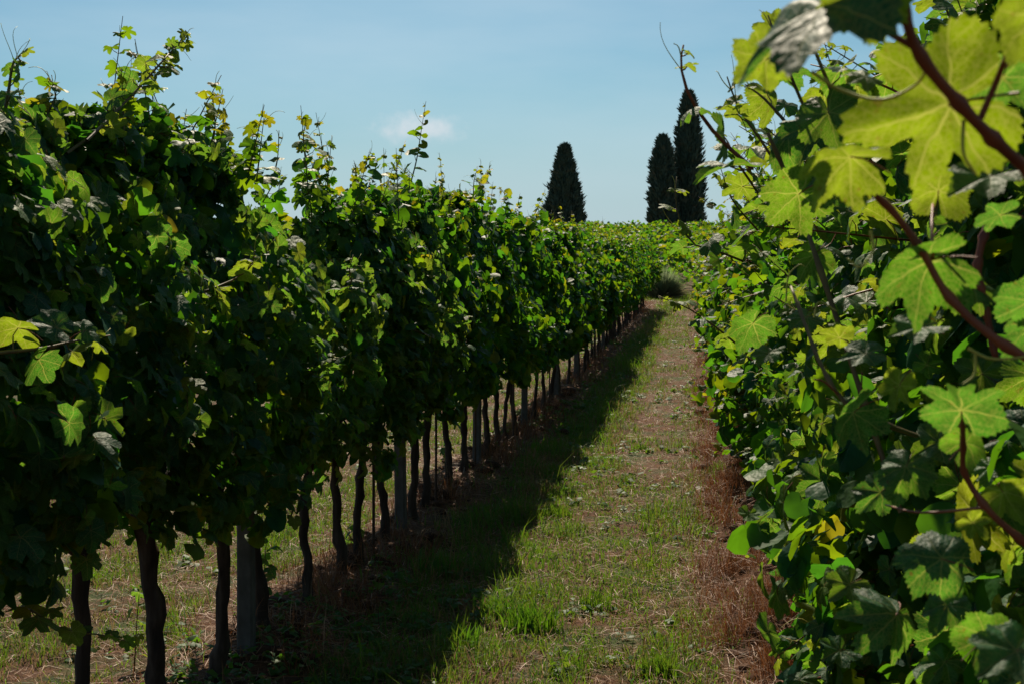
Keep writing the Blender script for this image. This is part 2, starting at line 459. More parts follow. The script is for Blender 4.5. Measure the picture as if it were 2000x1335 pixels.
def ground_material():
    m, N, L = new_mat('vineyard_soil')
    out = N.new('ShaderNodeOutputMaterial'); pr = N.new('ShaderNodeBsdfPrincipled')
    tc = N.new('ShaderNodeTexCoord')
    n1 = N.new('ShaderNodeTexNoise'); n1.inputs['Scale'].default_value = 2.2; n1.inputs['Detail'].default_value = 8; n1.inputs['Roughness'].default_value = 0.65
    n2 = N.new('ShaderNodeTexNoise'); n2.inputs['Scale'].default_value = 26; n2.inputs['Detail'].default_value = 8; n2.inputs['Roughness'].default_value = 0.7
    n3 = N.new('ShaderNodeTexNoise'); n3.inputs['Scale'].default_value = 9; n3.inputs['Detail'].default_value = 6
    for n in (n1, n2, n3):
        L.new(tc.outputs['Object'], n.inputs[0])
    soil = ramp(N, [(0.28, (0.034, 0.015, 0.008)), (0.5, (0.105, 0.050, 0.026)), (0.7, (0.165, 0.082, 0.042)), (0.85, (0.24, 0.135, 0.075))])
    L.new(n2.outputs[0], soil.inputs[0])
    green = ramp(N, [(0.3, (0.022, 0.042, 0.010)), (0.55, (0.060, 0.078, 0.020)), (0.8, (0.11, 0.105, 0.040))])
    L.new(n3.outputs[0], green.inputs[0])
    f = N.new('ShaderNodeMapRange'); f.inputs[1].default_value = 0.46; f.inputs[2].default_value = 0.60
    L.new(n1.outputs[0], f.inputs[0])
    # bare earth under the rows: the band's own colour
    at = N.new('ShaderNodeAttribute'); at.attribute_name = 'rnd'
    mu = N.new('ShaderNodeMath'); mu.operation = 'MULTIPLY'
    L.new(f.outputs[0], mu.inputs[0]); L.new(at.outputs['Fac'], mu.inputs[1])
    mx = N.new('ShaderNodeMix'); mx.data_type = 'RGBA'
    L.new(mu.outputs[0], mx.inputs[0]); L.new(soil.outputs[0], mx.inputs[6]); L.new(green.outputs[0], mx.inputs[7])
    L.new(mx.outputs[2], pr.inputs['Base Color'])
    b = N.new('ShaderNodeBump'); b.inputs['Strength'].default_value = 1.0; b.inputs['Distance'].default_value = 0.035
    L.new(n2.outputs[0], b.inputs['Height']); L.new(b.outputs[0], pr.inputs['Normal'])
    pr.inputs['Roughness'].default_value = 0.95; pr.inputs['Specular IOR Level'].default_value = 0.15
    L.new(pr.outputs[0], out.inputs[0])
    return m


MAT_GROUND = ground_material()

# ------------------------------------------------------------------ ground
gx = np.unique(np.round(np.concatenate([np.arange(-4.2, 1.6, 0.07), np.arange(-9, -4.2, 0.25), np.arange(1.6, 6, 0.25), np.linspace(-60, -9, 40), np.linspace(6, 60, 40),
                                         np.linspace(-900, -60, 24), np.linspace(60, 900, 24)]), 4))
gy = [-60, -40, -20, -8, -3, 0, 1.5]
s = 2.5
while s < 1600:
    gy.append(s); s += 0.05 + 0.0165 * s if s > 3 else 0.2
gy = np.array(gy)
GX, GY = np.meshgrid(gx, gy)
GZ = ground_z(GX, GY)
nx_, ny_ = len(gx), len(gy)
ii = (np.arange(ny_ - 1)[:, None] * nx_ + np.arange(nx_ - 1)[None, :]).ravel()
gt = np.concatenate([np.stack([ii, ii + 1, ii + nx_ + 1], -1), np.stack([ii, ii + nx_ + 1, ii + nx_], -1)])


def bare(x, y):
    """1 = grass may grow, 0 = bare brown earth under the vine rows"""
    nz = (fnoise(x * 1.3, y * 1.3, 41) - 0.5) * 0.35
    a = np.clip((np.abs(x - LEFT_X) - 0.14 + nz) / 0.2, 0, 1)
    b = np.clip((right_x(y) - 0.70 - x + nz) / 0.18, 0, 1) + np.clip((x - right_x(y) - 0.6) / 0.2, 0, 1)
    far = np.clip((y - 46) / 3, 0, 1)
    return np.maximum(np.minimum(a, b), far)


add('ground', make_mesh('ground', np.stack([GX, GY, GZ], -1), gt, MAT_GROUND, rnd=bare(GX, GY)), kind='structure')


# ------------------------------------------------------------------ vine leaf shapes
def leaf_outline(n, lobe=1.0, teeth=0.05, seed=0, skew=0.0):
    r_ = np.random.default_rng(seed)
    a_c = np.array([0, 14, 28, 42, 54, 66, 80, 98, 114, 135, 155, 168, 176], float)
    r_c = np.array([1.0, 0.92, 0.82, 0.85, 0.88, 0.84, 0.76, 0.76, 0.77, 0.74, 0.68, 0.54, 0.20], float)
    deep = np.array([0, -0.04, -0.26, -0.03, 0, -0.02, -0.17, 0, 0, 0, 0, 0, 0])
    r_c = r_c + deep * lobe
    th = np.linspace(-176, 176, n)
    jl = 1 + r_.uniform(-0.10, 0.10, len(a_c)); jr = 1 + r_.uniform(-0.10, 0.10, len(a_c)); jl[0] = jr[0] = 1
    def ease(q, rc):                      # rounded lobes: smooth steps between the control radii
        k = np.clip(np.searchsorted(a_c, q, side='right') - 1, 0, len(a_c) - 2)
        f = np.clip((q - a_c[k]) / (a_c[k + 1] - a_c[k]), 0, 1)
        f = 0.35 * f + 0.65 * f * f * (3 - 2 * f)
        return rc[k] * (1 - f) + rc[k + 1] * f
    r = np.where(th < 0, ease(-th, r_c * jl), ease(th, r_c * jr))
    if n > 20:
        saw = np.tile([1.0, -1.0], n)[:n]
        r = r * (1 + teeth * saw * (0.6 + 0.8 * r_.uniform(0, 1, n)))
    r = r * (1 + skew * np.sin(np.radians(th)))
    a = np.radians(th)
    return np.stack([np.sin(a) * r, np.cos(a) * r], -1), a


def leaf_shape(n, rings, seed, lobe=1.0, curl=0.25, fold=0.22, wave=0.06):
    r_ = np.random.default_rng(seed + 100)
    o, a = leaf_outline(n, lobe, 0.034, seed, r_.uniform(-0.08, 0.08))
    pts = [np.zeros((1, 2))]
    fr = np.linspace(0, 1, rings + 1)[1:]
    for f in fr:
        k = f if f == 1 else f
        sm = o if f == 1 else o * f
        pts.append(sm)
    p = np.concatenate(pts)
    t = []
    for j in range(n - 1):
        t.append((0, 1 + j + 1, 1 + j))
    for q in range(rings - 1):
        b0, b1 = 1 + q * n, 1 + (q + 1) * n
        for j in range(n - 1):
            t.append((b0 + j, b0 + j + 1, b1 + j + 1)); t.append((b0 + j, b1 + j + 1, b1 + j))
    x, y = p[:, 0], p[:, 1]
    rr = np.hypot(x, y); an = np.arctan2(x, y)
    P = math.radians(52)
    fo = np.abs((an + P / 2) % P - P / 2)
    ph = r_.uniform(0, 6.28, 3)
    z = fold * rr * np.sin(fo) * r_.uniform(0.5, 1.1) - curl * rr ** 2 * r_.uniform(0.3, 1.2)
    z += fold * 1.1 * np.abs(x) * r_.uniform(-0.9, 1.1)
    z += wave * rr * np.sin(an * 3 + ph[0]) + wave * 0.7 * rr ** 2 * np.sin(an * 7 + ph[1]) + r_.uniform(-0.15, 0.15) * x * y
    v = np.stack([x, y, z], -1)
    tr = np.array(t)
    # upper side must face +z
    nz = np.cross(v[tr[:, 1]] - v[tr[:, 0]], v[tr[:, 2]] - v[tr[:, 0]])[:, 2]
    tr[nz < 0] = tr[nz < 0][:, [0, 2, 1]]
    return v, tr, np.stack([x, y, np.zeros_like(x) + seed * 0.37], -1)


HI = [leaf_shape(91, 3, 10 + k, lobe=[0.9, 0.5, 1.3, 0.4, 0.7, 1.0, 0.3, 0.6][k], curl=[.45, .6, .35, .7, .3, .5, .5, .8][k], fold=0.38, wave=0.08) for k in range(8)]
MID = [leaf_shape(27, 2, 30 + k, lobe=[0.9, 0.6, 1.4, 0.4, 0.8, 1.1][k], curl=[.4, .6, .3, .7, .5, .8][k], fold=0.34, wave=0.08) for k in range(6)]
LOW = [leaf_shape(14, 1, 50 + k, lobe=[1.0, 0.6, 1.4, 0.8, 1.1][k], curl=0.4, fold=0.35) for k in range(5)]
TINY = [leaf_shape(6, 1, 70 + k, lobe=0.3, curl=0.4, fold=0.3) for k in range(4)]


def petiole_bits(v_len, rad):
    p = np.array([[0, 0, 0], [0, -0.25, -0.03], [0.02, -0.55, -0.16], [0.03, -0.8, -0.36]]) * v_len
    return tube(p, [rad, rad * 0.9, rad * 0.9, rad], 4, cap=False)


def leaf_mesh(shape, name, young=False):
    s_ = Soup()
    v, t, l = shape
    s_.put(v, t, 0.82 if young else -1.0, 0, l)
    pv, pt = petiole_bits(0.9, 0.016)
    s_.put(pv, pt, 0.5, 1)
    return s_.mesh(name, [MAT_LEAF, MAT_RED_CANE], with_lco=True)


HI_ME = [leaf_mesh(s_, 'large_leaf') for s_ in HI]
MID_ME = [leaf_mesh(s_, 'leaf') for s_ in MID]
HI_YOUNG = [leaf_mesh(s_, 'young_leaf', True) for s_ in HI[:4]]
MID_YOUNG = [leaf_mesh(s_, 'young_leaf', True) for s_ in MID[:4]]


def put_leaves(soup, shapes, pos, R, size, rnd, mat=0):
    """many leaves into one soup"""
    n = len(pos)
    if n == 0:
        return
    which = rng.integers(0, len(shapes), n)
    for k, (v, t, l) in enumerate(shapes):
        q = np.nonzero(which == k)[0]
        if len(q) == 0:
            continue
        vv = np.einsum('nij,vj->nvi', R[q], v) * size[q][:, None, None] + pos[q][:, None, :]
        tt = t[None] + (np.arange(len(q)) * len(v))[:, None, None]
        soup.put(vv.reshape(-1, 3), tt.reshape(-1, 3), np.repeat(rnd[q], len(v)), mat)


def leaf_object(parent, origin, pos, R, size, meshes, name='leaf'):
    m = Matrix(np.asarray(R).tolist()).to_4x4()
    m = Matrix.Translation(Vector(pos) - Vector(origin)) @ m @ Matrix.Scale(float(size), 4)
    return add(name, meshes[rng.integers(0, len(meshes))], parent, matrix=m)


# ------------------------------------------------------------------ shoots (canes that stick out of the canopy)
def tendril(soup, p, d, length, mat=2, rad=0.0011):
    d = norm(np.asarray(d, float))
    side = norm(np.cross(d, rng.normal(size=3)))
    t = np.linspace(0, 1, 9)
    curl = rng.uniform(0.5, 2.4)
    pts = p + d * (length * t)[:, None] + side * (length * 0.35 * t ** 2 * np.cos(curl * t * 2))[:, None] + np.array([0, 0, 1]) * (length * 0.25 * np.sin(curl * 2 * t) * t)[:, None]
    soup.put(*tube(pts, np.linspace(rad, rad * 0.5, 9), 4), 0.5, mat)


def shoot(vine, origin, pts, big=0.10, small=0.018, rad=0.0042, step=0.065, individual=False, shapes=LOW, young_from=0.55, seed_leaf=0.0,
          tendrils=True, red=False, leaf_start=0.0, light=None, name='shoot'):
    """one cane with alternate leaves getting smaller and yellower towards the tip"""
    pts = np.asarray(pts, float)
    L_ = np.sum(np.linalg.norm(np.diff(pts, axis=0), axis=1))
    n = max(8, int(L_ / 0.05))
    path = spline(pts, n)
    s_ = Soup()
    s_.put(*tube(path, np.linspace(rad, rad * 0.35, n), 6 if individual else 4, 0.08), 0.5, 1)
    nodes = int(L_ / step) + 1
    kids = []
    lp, lR, ls, lr = [], [], [], []
    phase = rng.uniform(0, 6.28)
    for k in range(nodes):
        f = k / max(1, nodes - 1)
        if f < leaf_start:
            continue
        i = min(n - 2, int(f * (n - 1)))
        p = path[i]; d = norm(path[i + 1] - path[i])
        e1 = norm(np.cross(d, [0.13, 0.2, 0.97])); e2 = np.cross(d, e1)
        a = phase + k * math.pi + rng.uniform(-0.7, 0.7)
        out = math.cos(a) * e1 + math.sin(a) * e2
        size = (big * (1 - f) ** 0.7 + small) * rng.uniform(0.7, 1.2)
        pl = size * rng.uniform(0.5, 0.9)
        q = p + (out * 0.8 + d * 0.5) * pl
        s_.put(*tube(np.array([p, p + (out * 0.55 + d * 0.2) * pl, q]), [rad * 0.45, rad * 0.33, rad * 0.3], 4, cap=False), 0.5, 1)
        nrm = np.array([0, 0, 0.8]) + out * rng.uniform(-0.3, 0.5) + rng.normal(size=3) * 0.45
        tip = out * 0.9 + d * 0.3 + np.array([0, 0, -0.55]) + rng.normal(size=3) * 0.3
        R = frames(nrm[None], tip[None])[0]
        lp.append(q); lR.append(R); ls.append(size); lr.append(min(0.935, max(0.05, rng.uniform(0.3, 0.75) + (0.4 if f > young_from else 0) * f + seed_leaf)))
        if tendrils and f > 0.35 and rng.uniform() < 0.22:
            tendril(s_, p, -out * 0.7 + d * 0.6, rng.uniform(0.04, 0.10), 2, 0.0010 if individual else 0.0013)
    if tendrils:
        for _ in range(1):
            tendril(s_, path[-2], norm(path[-1] - path[-3]) + rng.normal(size=3) * 0.35, rng.uniform(0.03, 0.06), 2, 0.0012)
    lp, lR, ls, lr = np.array(lp), np.array(lR), np.array(ls), np.array(lr)
    if not individual:
        put_leaves(s_, shapes, lp, lR, ls, lr, 0)
    me = s_.mesh(name, [MAT_LEAF_FAR, MAT_RED_CANE if red else MAT_CANE, MAT_TENDRIL], origin)
    ob = add(name, me, vine)
    if individual:
        for p, R, sz, r in zip(lp, lR, ls, lr):
            ms = (HI_YOUNG if individual == 'hi' else MID_YOUNG) if r > 0.82 else (HI_ME if individual == 'hi' else MID_ME)
            leaf_object(ob, origin, p, R, sz, ms)
    return ob


# ------------------------------------------------------------------ vines
ORD = ['zeroth', 'first', 'second', 'third', 'fourth', 'fifth', 'sixth', 'seventh', 'eighth', 'ninth', 'tenth', 'eleventh', 'twelfth', 'thirteenth',
       'fourteenth', 'fifteenth', 'sixteenth', 'seventeenth', 'eighteenth', 'nineteenth', 'twentieth']


def trunk_mesh(x, y, origin, top, lean=(0, 0), rad=0.036, sides=11, arms=True):
    s_ = Soup()
    z0 = float(ground_z(x, y)) - 0.05
    n = 17
    f = np.linspace(0, 1, n)
    wob = np.cumsum(rng.normal(0, 0.006, (n, 2)), axis=0)
    bow = rng.uniform(-0.032, 0.032, 2)
    pts = np.stack([x + lean[0] * f + bow[0] * np.sin(f * math.pi) + wob[:, 0], y + lean[1] * f + bow[1] * np.sin(f * math.pi) + wob[:, 1], z0 + (top - z0) * f], -1)
    pts[0, :2] = x, y
    r = rad * (1.0 - 0.22 * f + 0.75 * np.exp(-f * 9) + 0.35 * np.exp(-((f - 0.97) / 0.08) ** 2)) * (1 + rng.uniform(-0.10, 0.10, n))
    for _ in range(2):
        c = rng.uniform(0.25, 0.9); r = r * (1 + rng.uniform(0.1, 0.35) * np.exp(-((f - c) / 0.035) ** 2))
    s_.put(*tube(pts, r, sides, 0.20), 0.5, 0)
    if arms:
        for sg in (-1, 1):
            m = 8; g = np.linspace(0, 1, m)
            a = np.stack([pts[-1, 0] + rng.normal(0, 0.02, m) * g, pts[-1, 1] + sg * 0.42 * g, top - 0.02 + 0.12 * np.sin(g * 2.2) + rng.normal(0, 0.008, m)], -1)
            s_.put(*tube(a, np.linspace(rad * 0.75, rad * 0.35, m), 7, 0.12), 0.5, 0)
    return s_.mesh('trunk', MAT_BARK, origin)


def half_width(z, zb, zt, w):
    f = np.clip((z - zb) / (zt - zb), 0, 1)
    return w * (0.66 + 0.50 * np.sin(np.clip(f * 1.15, 0, 1) * math.pi) ** 0.8 - 0.34 * f)


def canopy(vy0, vy1, cx, zb, zt, w, count, face, size=(0.075, 0.125), seed=3, spread=0.45, open_=0.0):
    """leaf positions, rotations, sizes, colour numbers and a how-well-seen score for one stretch of a row"""
    y = rng.uniform(vy0, vy1, count)
    kind = rng.uniform(size=count)
    gz = base_z(y)
    zt_l = zt + (fnoise(y * 1.1, y * 0 + 3.3, seed) - 0.5) * 0.34 + (vnoise(y * 4.3, y * 0, seed + 5) - 0.5) * 0.16
    zb_l = zb + (fnoise(y * 1.9, y * 0 + 7.1, seed + 1) - 0.5) * 0.32 + (vnoise(y * 7.0, y * 0, seed + 8) - 0.5) * 0.16
    f = rng.uniform(size=count) ** 0.95
    top = kind > 0.84
    f = np.where(top, 1 - 0.09 * rng.uniform(size=count), f)
    z = zb_l + (zt_l - zb_l) * f
    side = np.where(rng.uniform(size=count) < 0.58, face, -face)
    lump = (fnoise(y * 2.0, z * 2.0, seed + 21) - 0.5) * 0.42 + (vnoise(y * 6, z * 6, seed + 33) - 0.5) * 0.16
    mid = np.abs(y - (vy0 + vy1) / 2) / max(vy1 - vy0, 0.1) * 2
    hw = (half_width(z, zb_l, zt_l, w) * rng.uniform(0.88, 1.14) + lump * (w / 0.36)) * (1.10 - 0.26 * mid ** 2)
    depth = np.where(rng.uniform(size=count) < 0.70, 1 - 0.28 * rng.uniform(size=count) ** 1.5, rng.uniform(-0.2, 0.8, count))
    u = np.where(top, rng.uniform(-1, 1, count) * hw, side * hw * depth)
    jitter = rng.normal(0, 0.015, (count, 3))
    x = np.broadcast_to(cx(y) if callable(cx) else cx, y.shape) + u
    pos = np.stack([x, y, gz + z], -1) + jitter
    keep = np.ones(count, bool)
    if open_ > 0:
        keep = (fnoise(y * 3.1, z * 3.1, seed + 55) > open_) | top
    o = np.stack([side, np.zeros(count), np.zeros(count)], -1)
    up = np.array([0, 0, 1.0])
    n_side = o * 0.95 + up * rng.uniform(0.05, 0.95, count)[:, None] + rng.normal(0, spread, (count, 3))
    n_top = up + o * 0.2 + rng.normal(0, spread * 1.1, (count, 3))
    nrm = np.where(top[:, None], n_top, n_side)
    tip = o * 0.35 - up * np.where(top, 0.35, 0.95)[:, None] + rng.normal(0, 0.55, (count, 3))
    R = frames(nrm, tip)
    sz = rng.uniform(size[0], size[1], count) * np.where(top, 0.72, 1.0)
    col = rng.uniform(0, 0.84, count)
    lit = rng.uniform(size=count) < 0.03  # a few leaves picked at random for a yellower colour
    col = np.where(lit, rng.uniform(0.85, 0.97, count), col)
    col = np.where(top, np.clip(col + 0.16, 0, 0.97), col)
    score = u * face / np.maximum(hw, 0.05) + np.where(top, 0.4, 0) + rng.uniform(0, 0.15, count)
    return pos[keep], R[keep], sz[keep], col[keep], score[keep]


def build_vine(name, vy, gap, cx, face, zb, zt, w, count, label, group, n_parts, meshes, shapes, size, spread, trunk=True, seed=3, lean=None,
               category='vine', tx=None, open_=0.0, trad=None):
    x = float(cx(vy)) if callable(cx) else cx
    tx = x if tx is None else tx
    z = float(ground_z(tx, vy))
    origin = (tx, vy, z)
    root = add(name, None, loc=origin, label=label, category=category)
    if group:
        root['group'] = group
    root.empty_display_size = 0.1
    pos, R, sz, col, score = canopy(vy - gap * 0.56, vy + gap * 0.56, cx, zb, zt, w, count, face, size, seed, spread, open_)
    pick = np.argsort(-score)[:n_parts]
    rest = np.ones(len(pos), bool); rest[pick] = False
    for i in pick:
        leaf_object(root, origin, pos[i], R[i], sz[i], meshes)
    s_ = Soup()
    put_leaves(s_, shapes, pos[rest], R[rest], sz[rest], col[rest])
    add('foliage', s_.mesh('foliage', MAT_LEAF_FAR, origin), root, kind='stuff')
    if trunk:
        ln = lean if lean is not None else (rng.uniform(-0.03, 0.03), rng.uniform(-0.05, 0.05))
        add('trunk', trunk_mesh(tx, vy, origin, float(base_z(vy)) + rng.uniform(0.78, 0.88), ln, trad or rng.uniform(0.018, 0.025)), root)
    return root, origin


# --- the shaded row: trunks where the photograph shows them, then an even rhythm to the end of the row
def row_y(px):
    """distance along the shaded row of whatever the photograph shows at column px"""
    return LEFT_X / math.tan(math.atan((px - 1000) / FPX) - YAW)


left_y = [2.7, 3.25] + [row_y(p) for p in (140, 290, 402, 512, 594, 662, 702, 754, 800, 832, 869, 906, 947, 966, 984, 1007, 1036, 1057, 1077, 1094, 1109, 1129, 1138)]
while left_y[-1] < LEFT_END - 0.8:
    left_y.append(left_y[-1] + rng.uniform(0.66, 0.74))
left_y[-1] = LEFT_END - 0.15
post_y = [row_y(p) for p in (465, 775, 926, 1020, 1084, 1123, 1176)]
special = {0: 'vine cut by the left edge of the picture, its trunk out of view',
           1: 'leafy vine at the left edge, before the first visible trunk of the shaded row',
           3: 'vine with the thickest dark trunk, second trunk from the left in the shaded row',
           4: 'vine with crooked trunk just before the nearest concrete post',
           5: 'vine with leafy weeds at its trunk just behind the nearest concrete post'}
left_roots = []
for k, y in enumerate(left_y):
    gap = (left_y[min(k + 1, len(left_y) - 1)] - left_y[max(k - 1, 0)]) / (2 if 0 < k < len(left_y) - 1 else 1)
    if k < 18:
        label = special.get(k, f'vine on the {ORD[k - 1]} trunk from the left in the shaded row')
        group = 'vines of the shaded row'
    else:
        label = 'distant vine of the shaded row, past its fourth concrete post'
        group = 'far vines of the shaded row'
    near = y < 8.0
    count = int(gap * (2800 if y < 11 else 2000 if y < 20 else 1300 if y < 30 else 900))
    if 5.4 < y < 6.4:
        count = int(count * 0.5)                 # the thin place where the sun comes through
    zt = (1.97 if y < 9 else 2.02) - (0.16 if 5.4 < y < 6.4 else 0)
    sz = (0.028, 0.062) if y < 12 else (0.034, 0.068) if y < 20 else (0.052, 0.09)
    shapes = LOW if y < 22 else TINY
    lean = {3: (-0.02, -0.10), 4: (0.03, -0.10), 16: (0.0, 0.22), 7: (0.0, -0.10)}.get(k)
    root, org = build_vine('grape_vine', y, gap, LEFT_X, 1, 0.84 if y < 4.2 else 0.72 if y < 7 else 0.76, zt - (0.08 if y > 20 else 0), 0.34, count, label, group, 290 if near else 0, MID_ME, shapes, sz, 0.62, True, 3, lean, trad=0.032 if k == 3 else None)
    left_roots.append((root, org, y, gap))


def sky_shoots(root, org, y, gap, cx, ztop, many, side=0.0, individual=False, shapes=LOW):
    for _ in range(many):
        yy = y + rng.uniform(-0.5, 0.5) * gap
        x = (float(cx(yy)) if callable(cx) else cx) + rng.uniform(-0.2, 0.2)
        z = float(base_z(yy)) + ztop - 0.18 + (fnoise(np.array(yy * 1.1), np.array(3.3), 3) - 0.5) * 0.3
        L_ = rng.choice([0.24, 0.30, 0.36, 0.44, 0.56], p=[0.25, 0.3, 0.25, 0.15, 0.05])
        L_ = min(L_, 0.20 if y < 4.3 else 0.34) if y < 6.5 else L_
        d = norm(np.array([rng.normal(side, 0.22), rng.normal(0, 0.22), 1.0]))
        b = rng.normal(0, 0.05, 3)
        p0 = np.array([x, yy, float(z)])
        shoot(root, org, [p0, p0 + d * L_ * 0.5 + b * 0.5, p0 + d * L_ + b], big=rng.uniform(0.032, 0.052), small=0.016, rad=0.0030, step=0.026,
              individual=individual, shapes=shapes)


for root, org, y, gap in left_roots:
    if y > 3.6:
        sky_shoots(root, org, y, gap, LEFT_X, 2.05, 5 if y < 14 else 3 if y < 30 else 1, shapes=MID if y < 7 else LOW)


def nearest_left(y):
    return min(left_roots, key=lambda r: abs(r[2] - y))


def px_at_x(x, y, X):
    """point on the plane x = X seen at a photograph pixel"""
    d = px_dir(x, y)
    return np.array(Vector((0, 0, CAM_H)) + d * (X / d.x))


def photo_shoot(pixels, X, roots, **kw):
    pts = [px_at_x(px, py, (X + dx) * 0.9) for px, py, dx in pixels]
    r = min(roots, key=lambda q: abs(q[2] - pts[0][1]))
    kw['big'] = kw['big'] * 0.75
    kw['step'] = kw['step'] * 0.75
    return shoot(r[0], r[1], pts, **kw)


# the tall canes that stand against the sky above the shaded row
photo_shoot([(130, 300, 0), (215, 235, 0.02), (290, 150, 0.05), (340, 95, 0.06), (372, 66, 0.07)], -1.85, left_roots, big=0.058, rad=0.005, step=0.038, individual=True, leaf_start=0.2)
photo_shoot([(170, 275, 0), (240, 205, 0.02), (300, 140, 0.06), (330, 105, 0.08)], -1.75, left_roots, big=0.055, rad=0.005, step=0.045, individual=True, leaf_start=0.15)
photo_shoot([(0, 260, 0), (15, 190, 0), (25, 125, 0.02), (42, 108, 0.02)], -1.8, left_roots, big=0.05, rad=0.005, step=0.030, individual=True)
photo_shoot([(90, 230, 0), (110, 180, 0.0), (95, 152, 0.0)], -1.9, left_roots, big=0.04, rad=0.003, step=0.04)
photo_shoot([(790, 400, 0), (812, 320, 0), (822, 260, 0), (832, 198, 0.02)], -1.95, left_roots, big=0.085, rad=0.005, step=0.075)
photo_shoot([(765, 385, 0), (775, 330, 0), (792, 275, 0)], -1.95, left_roots, big=0.055, rad=0.004, step=0.07)
photo_shoot([(725, 350, 0), (735, 320, 0), (724, 298, 0)], -1.95, left_roots, big=0.04, rad=0.003, step=0.05)
photo_shoot([(590, 370, 0), (598, 320, 0), (592, 270, 0), (600, 228, 0)], -1.95, left_roots, big=0.10, rad=0.005, step=0.05)
photo_shoot([(530, 360, 0), (542, 310, 0), (545, 255, 0)], -1.95, left_roots, big=0.05, rad=0.004, step=0.075)
photo_shoot([(415, 290, 0), (420, 240, 0), (415, 192, 0)], -1.95, left_roots, big=0.07, rad=0.004, step=0.05)
photo_shoot([(480, 330, 0), (488, 290, 0), (500, 240, 0)], -1.95, left_roots, big=0.06, rad=0.004, step=0.05)
photo_shoot([(905, 420, 0), (935, 370, 0), (958, 325, 0)], -1.95, left_roots, big=0.09, rad=0.005, step=0.08)
photo_shoot([(925, 410, 0), (925, 360, 0), (933, 325, 0)], -1.95, left_roots, big=0.08, rad=0.005, step=0.08)
photo_shoot([(985, 430, 0), (990, 390, 0), (975, 365, 0)], -1.95, left_roots, big=0.10, rad=0.005, step=0.08)
photo_shoot([(1045, 440, 0), (1052, 415, 0), (1050, 398, 0)], -1.95, left_roots, big=0.12, rad=0.006, step=0.08)
photo_shoot([(295, 300, 0), (300, 260, 0), (297, 215, 0)], -1.95, left_roots, big=0.05, rad=0.003, step=0.05)
# lateral canes on the face of the shaded row, tips catching the sun
photo_shoot([(-20, 690, 0), (80, 680, 0.05), (150, 665, 0.10), (215, 655, 0.14)], -1.50, left_roots, big=0.075, rad=0.004, step=0.05, individual=True)
photo_shoot([(400, 570, 0), (460, 545, 0.06), (490, 520, 0.1), (498, 490, 0.12)], -1.52, left_roots, big=0.07, rad=0.004, step=0.055, individual=True)
photo_shoot([(655, 575, 0), (685, 555, 0.06), (682, 530, 0.12), (690, 498, 0.14)], -1.55, left_roots, big=0.06, rad=0.004, step=0.05, individual=True)
photo_shoot([(600, 720, 0), (640, 710, 0.06), (655, 690, 0.12)], -1.5, left_roots, big=0.06, rad=0.004, step=0.045, individual=True)
photo_shoot([(790, 640, 0), (825, 650, 0.08), (850, 662, 0.12)], -1.55, left_roots, big=0.06, rad=0.004, step=0.05)
photo_shoot([(60, 1190, 0), (130, 1230, 0.05), (210, 1240, 0.12), (250, 1255, 0.12)], -1.75, left_roots, big=0.045, rad=0.003, step=0.06, individual=True)

# --- the sunlit row beside the camera
right_y = [1.7, 2.4, 3.1, 3.85, 4.6, 5.4, 6.2, 7.0]
while right_y[-1] < RIGHT_END - 0.8:
    right_y.append(right_y[-1] + rng.uniform(0.74, 0.84))
right_roots = []
for k, y in enumerate(right_y):
    gap = 0.78
    if k == 0:
        label = 'vine of the sunlit row beside the camera, with the largest out-of-focus leaves'
    elif k < 12:
        label = f'{ORD[k + 1]} vine along the sunlit row, counted from the camera'
    else:
        label = 'distant vine of the sunlit row, small among its leaves beside the path'
    group = 'vines of the sunlit row' if k < 12 else 'far vines of the sunlit row'
    near = y < 6.0
    count = int(gap * (3100 if y < 5 else 2400 if y < 8 else 1350 if y < 16 else 850 if y < 28 else 600))
    sz = (0.030, 0.068) if y < 10 else (0.05, 0.095) if y < 20 else (0.07, 0.12)
    w = 0.40 if y < 3 else 0.46
    root, org = build_vine('grape_vine', y, gap, right_x, -1, 0.30 if y < 6 else 0.22, 2.16, w, count, label, group, 290 if near else 0,
                           HI_ME if y < 3.5 else MID_ME, LOW if y < 22 else TINY, sz, 0.75, True, 63, open_=0.0)
    right_roots.append((root, org, y, gap))
for root, org, y, gap in right_roots:
    ind = 'hi' if y < 3.6 else True if y < 5.6 else False
    n = 3 if y < 16 else 2
    if y > 2.0:
        sky_shoots(root, org, y, gap, lambda q: right_x(q) - 0.18, 2.16, n, -0.25, individual=False if y > 5 else True)
    for _ in range(6 if y < 10 else 5 if y < 25 else 3):
        yy = y + rng.uniform(-0.5, 0.5) * gap
        z = float(base_z(yy)) + rng.uniform(0.35, 2.05)
        p0 = np.array([float(right_x(yy)) - 0.30, yy, z])
        d = norm(np.array([-1.0, rng.normal(-0.25, 0.5), rng.normal(0.35, 0.4)]))
        if y < 2.8:
            continue
        L_ = rng.uniform(0.22, 0.5) * (1.0 if y < 8 else 1.25)
        p1 = p0 + d * L_ * 0.55 + np.array([0, 0, 0.03]); p2 = p0 + d * L_ + np.array([0, 0, rng.uniform(-0.08, 0.12)])
        shoot(root, org, [p0, p1, p2], big=rng.uniform(0.06, 0.09), small=0.018, rad=0.0036, step=0.055, individual=ind if y < 5.6 else False, shapes=MID if y < 10 else LOW, red=rng.uniform() < 0.5)


# big leaves and canes next to the lens, each at its own depth in front of the first vines
def cam_axes():
    R = np.array(cam_ob.rotation_euler.to_matrix())
    return R[:, 0], R[:, 1], -R[:, 2]


CR, CU, CF = cam_axes()


HERO_N = [0]


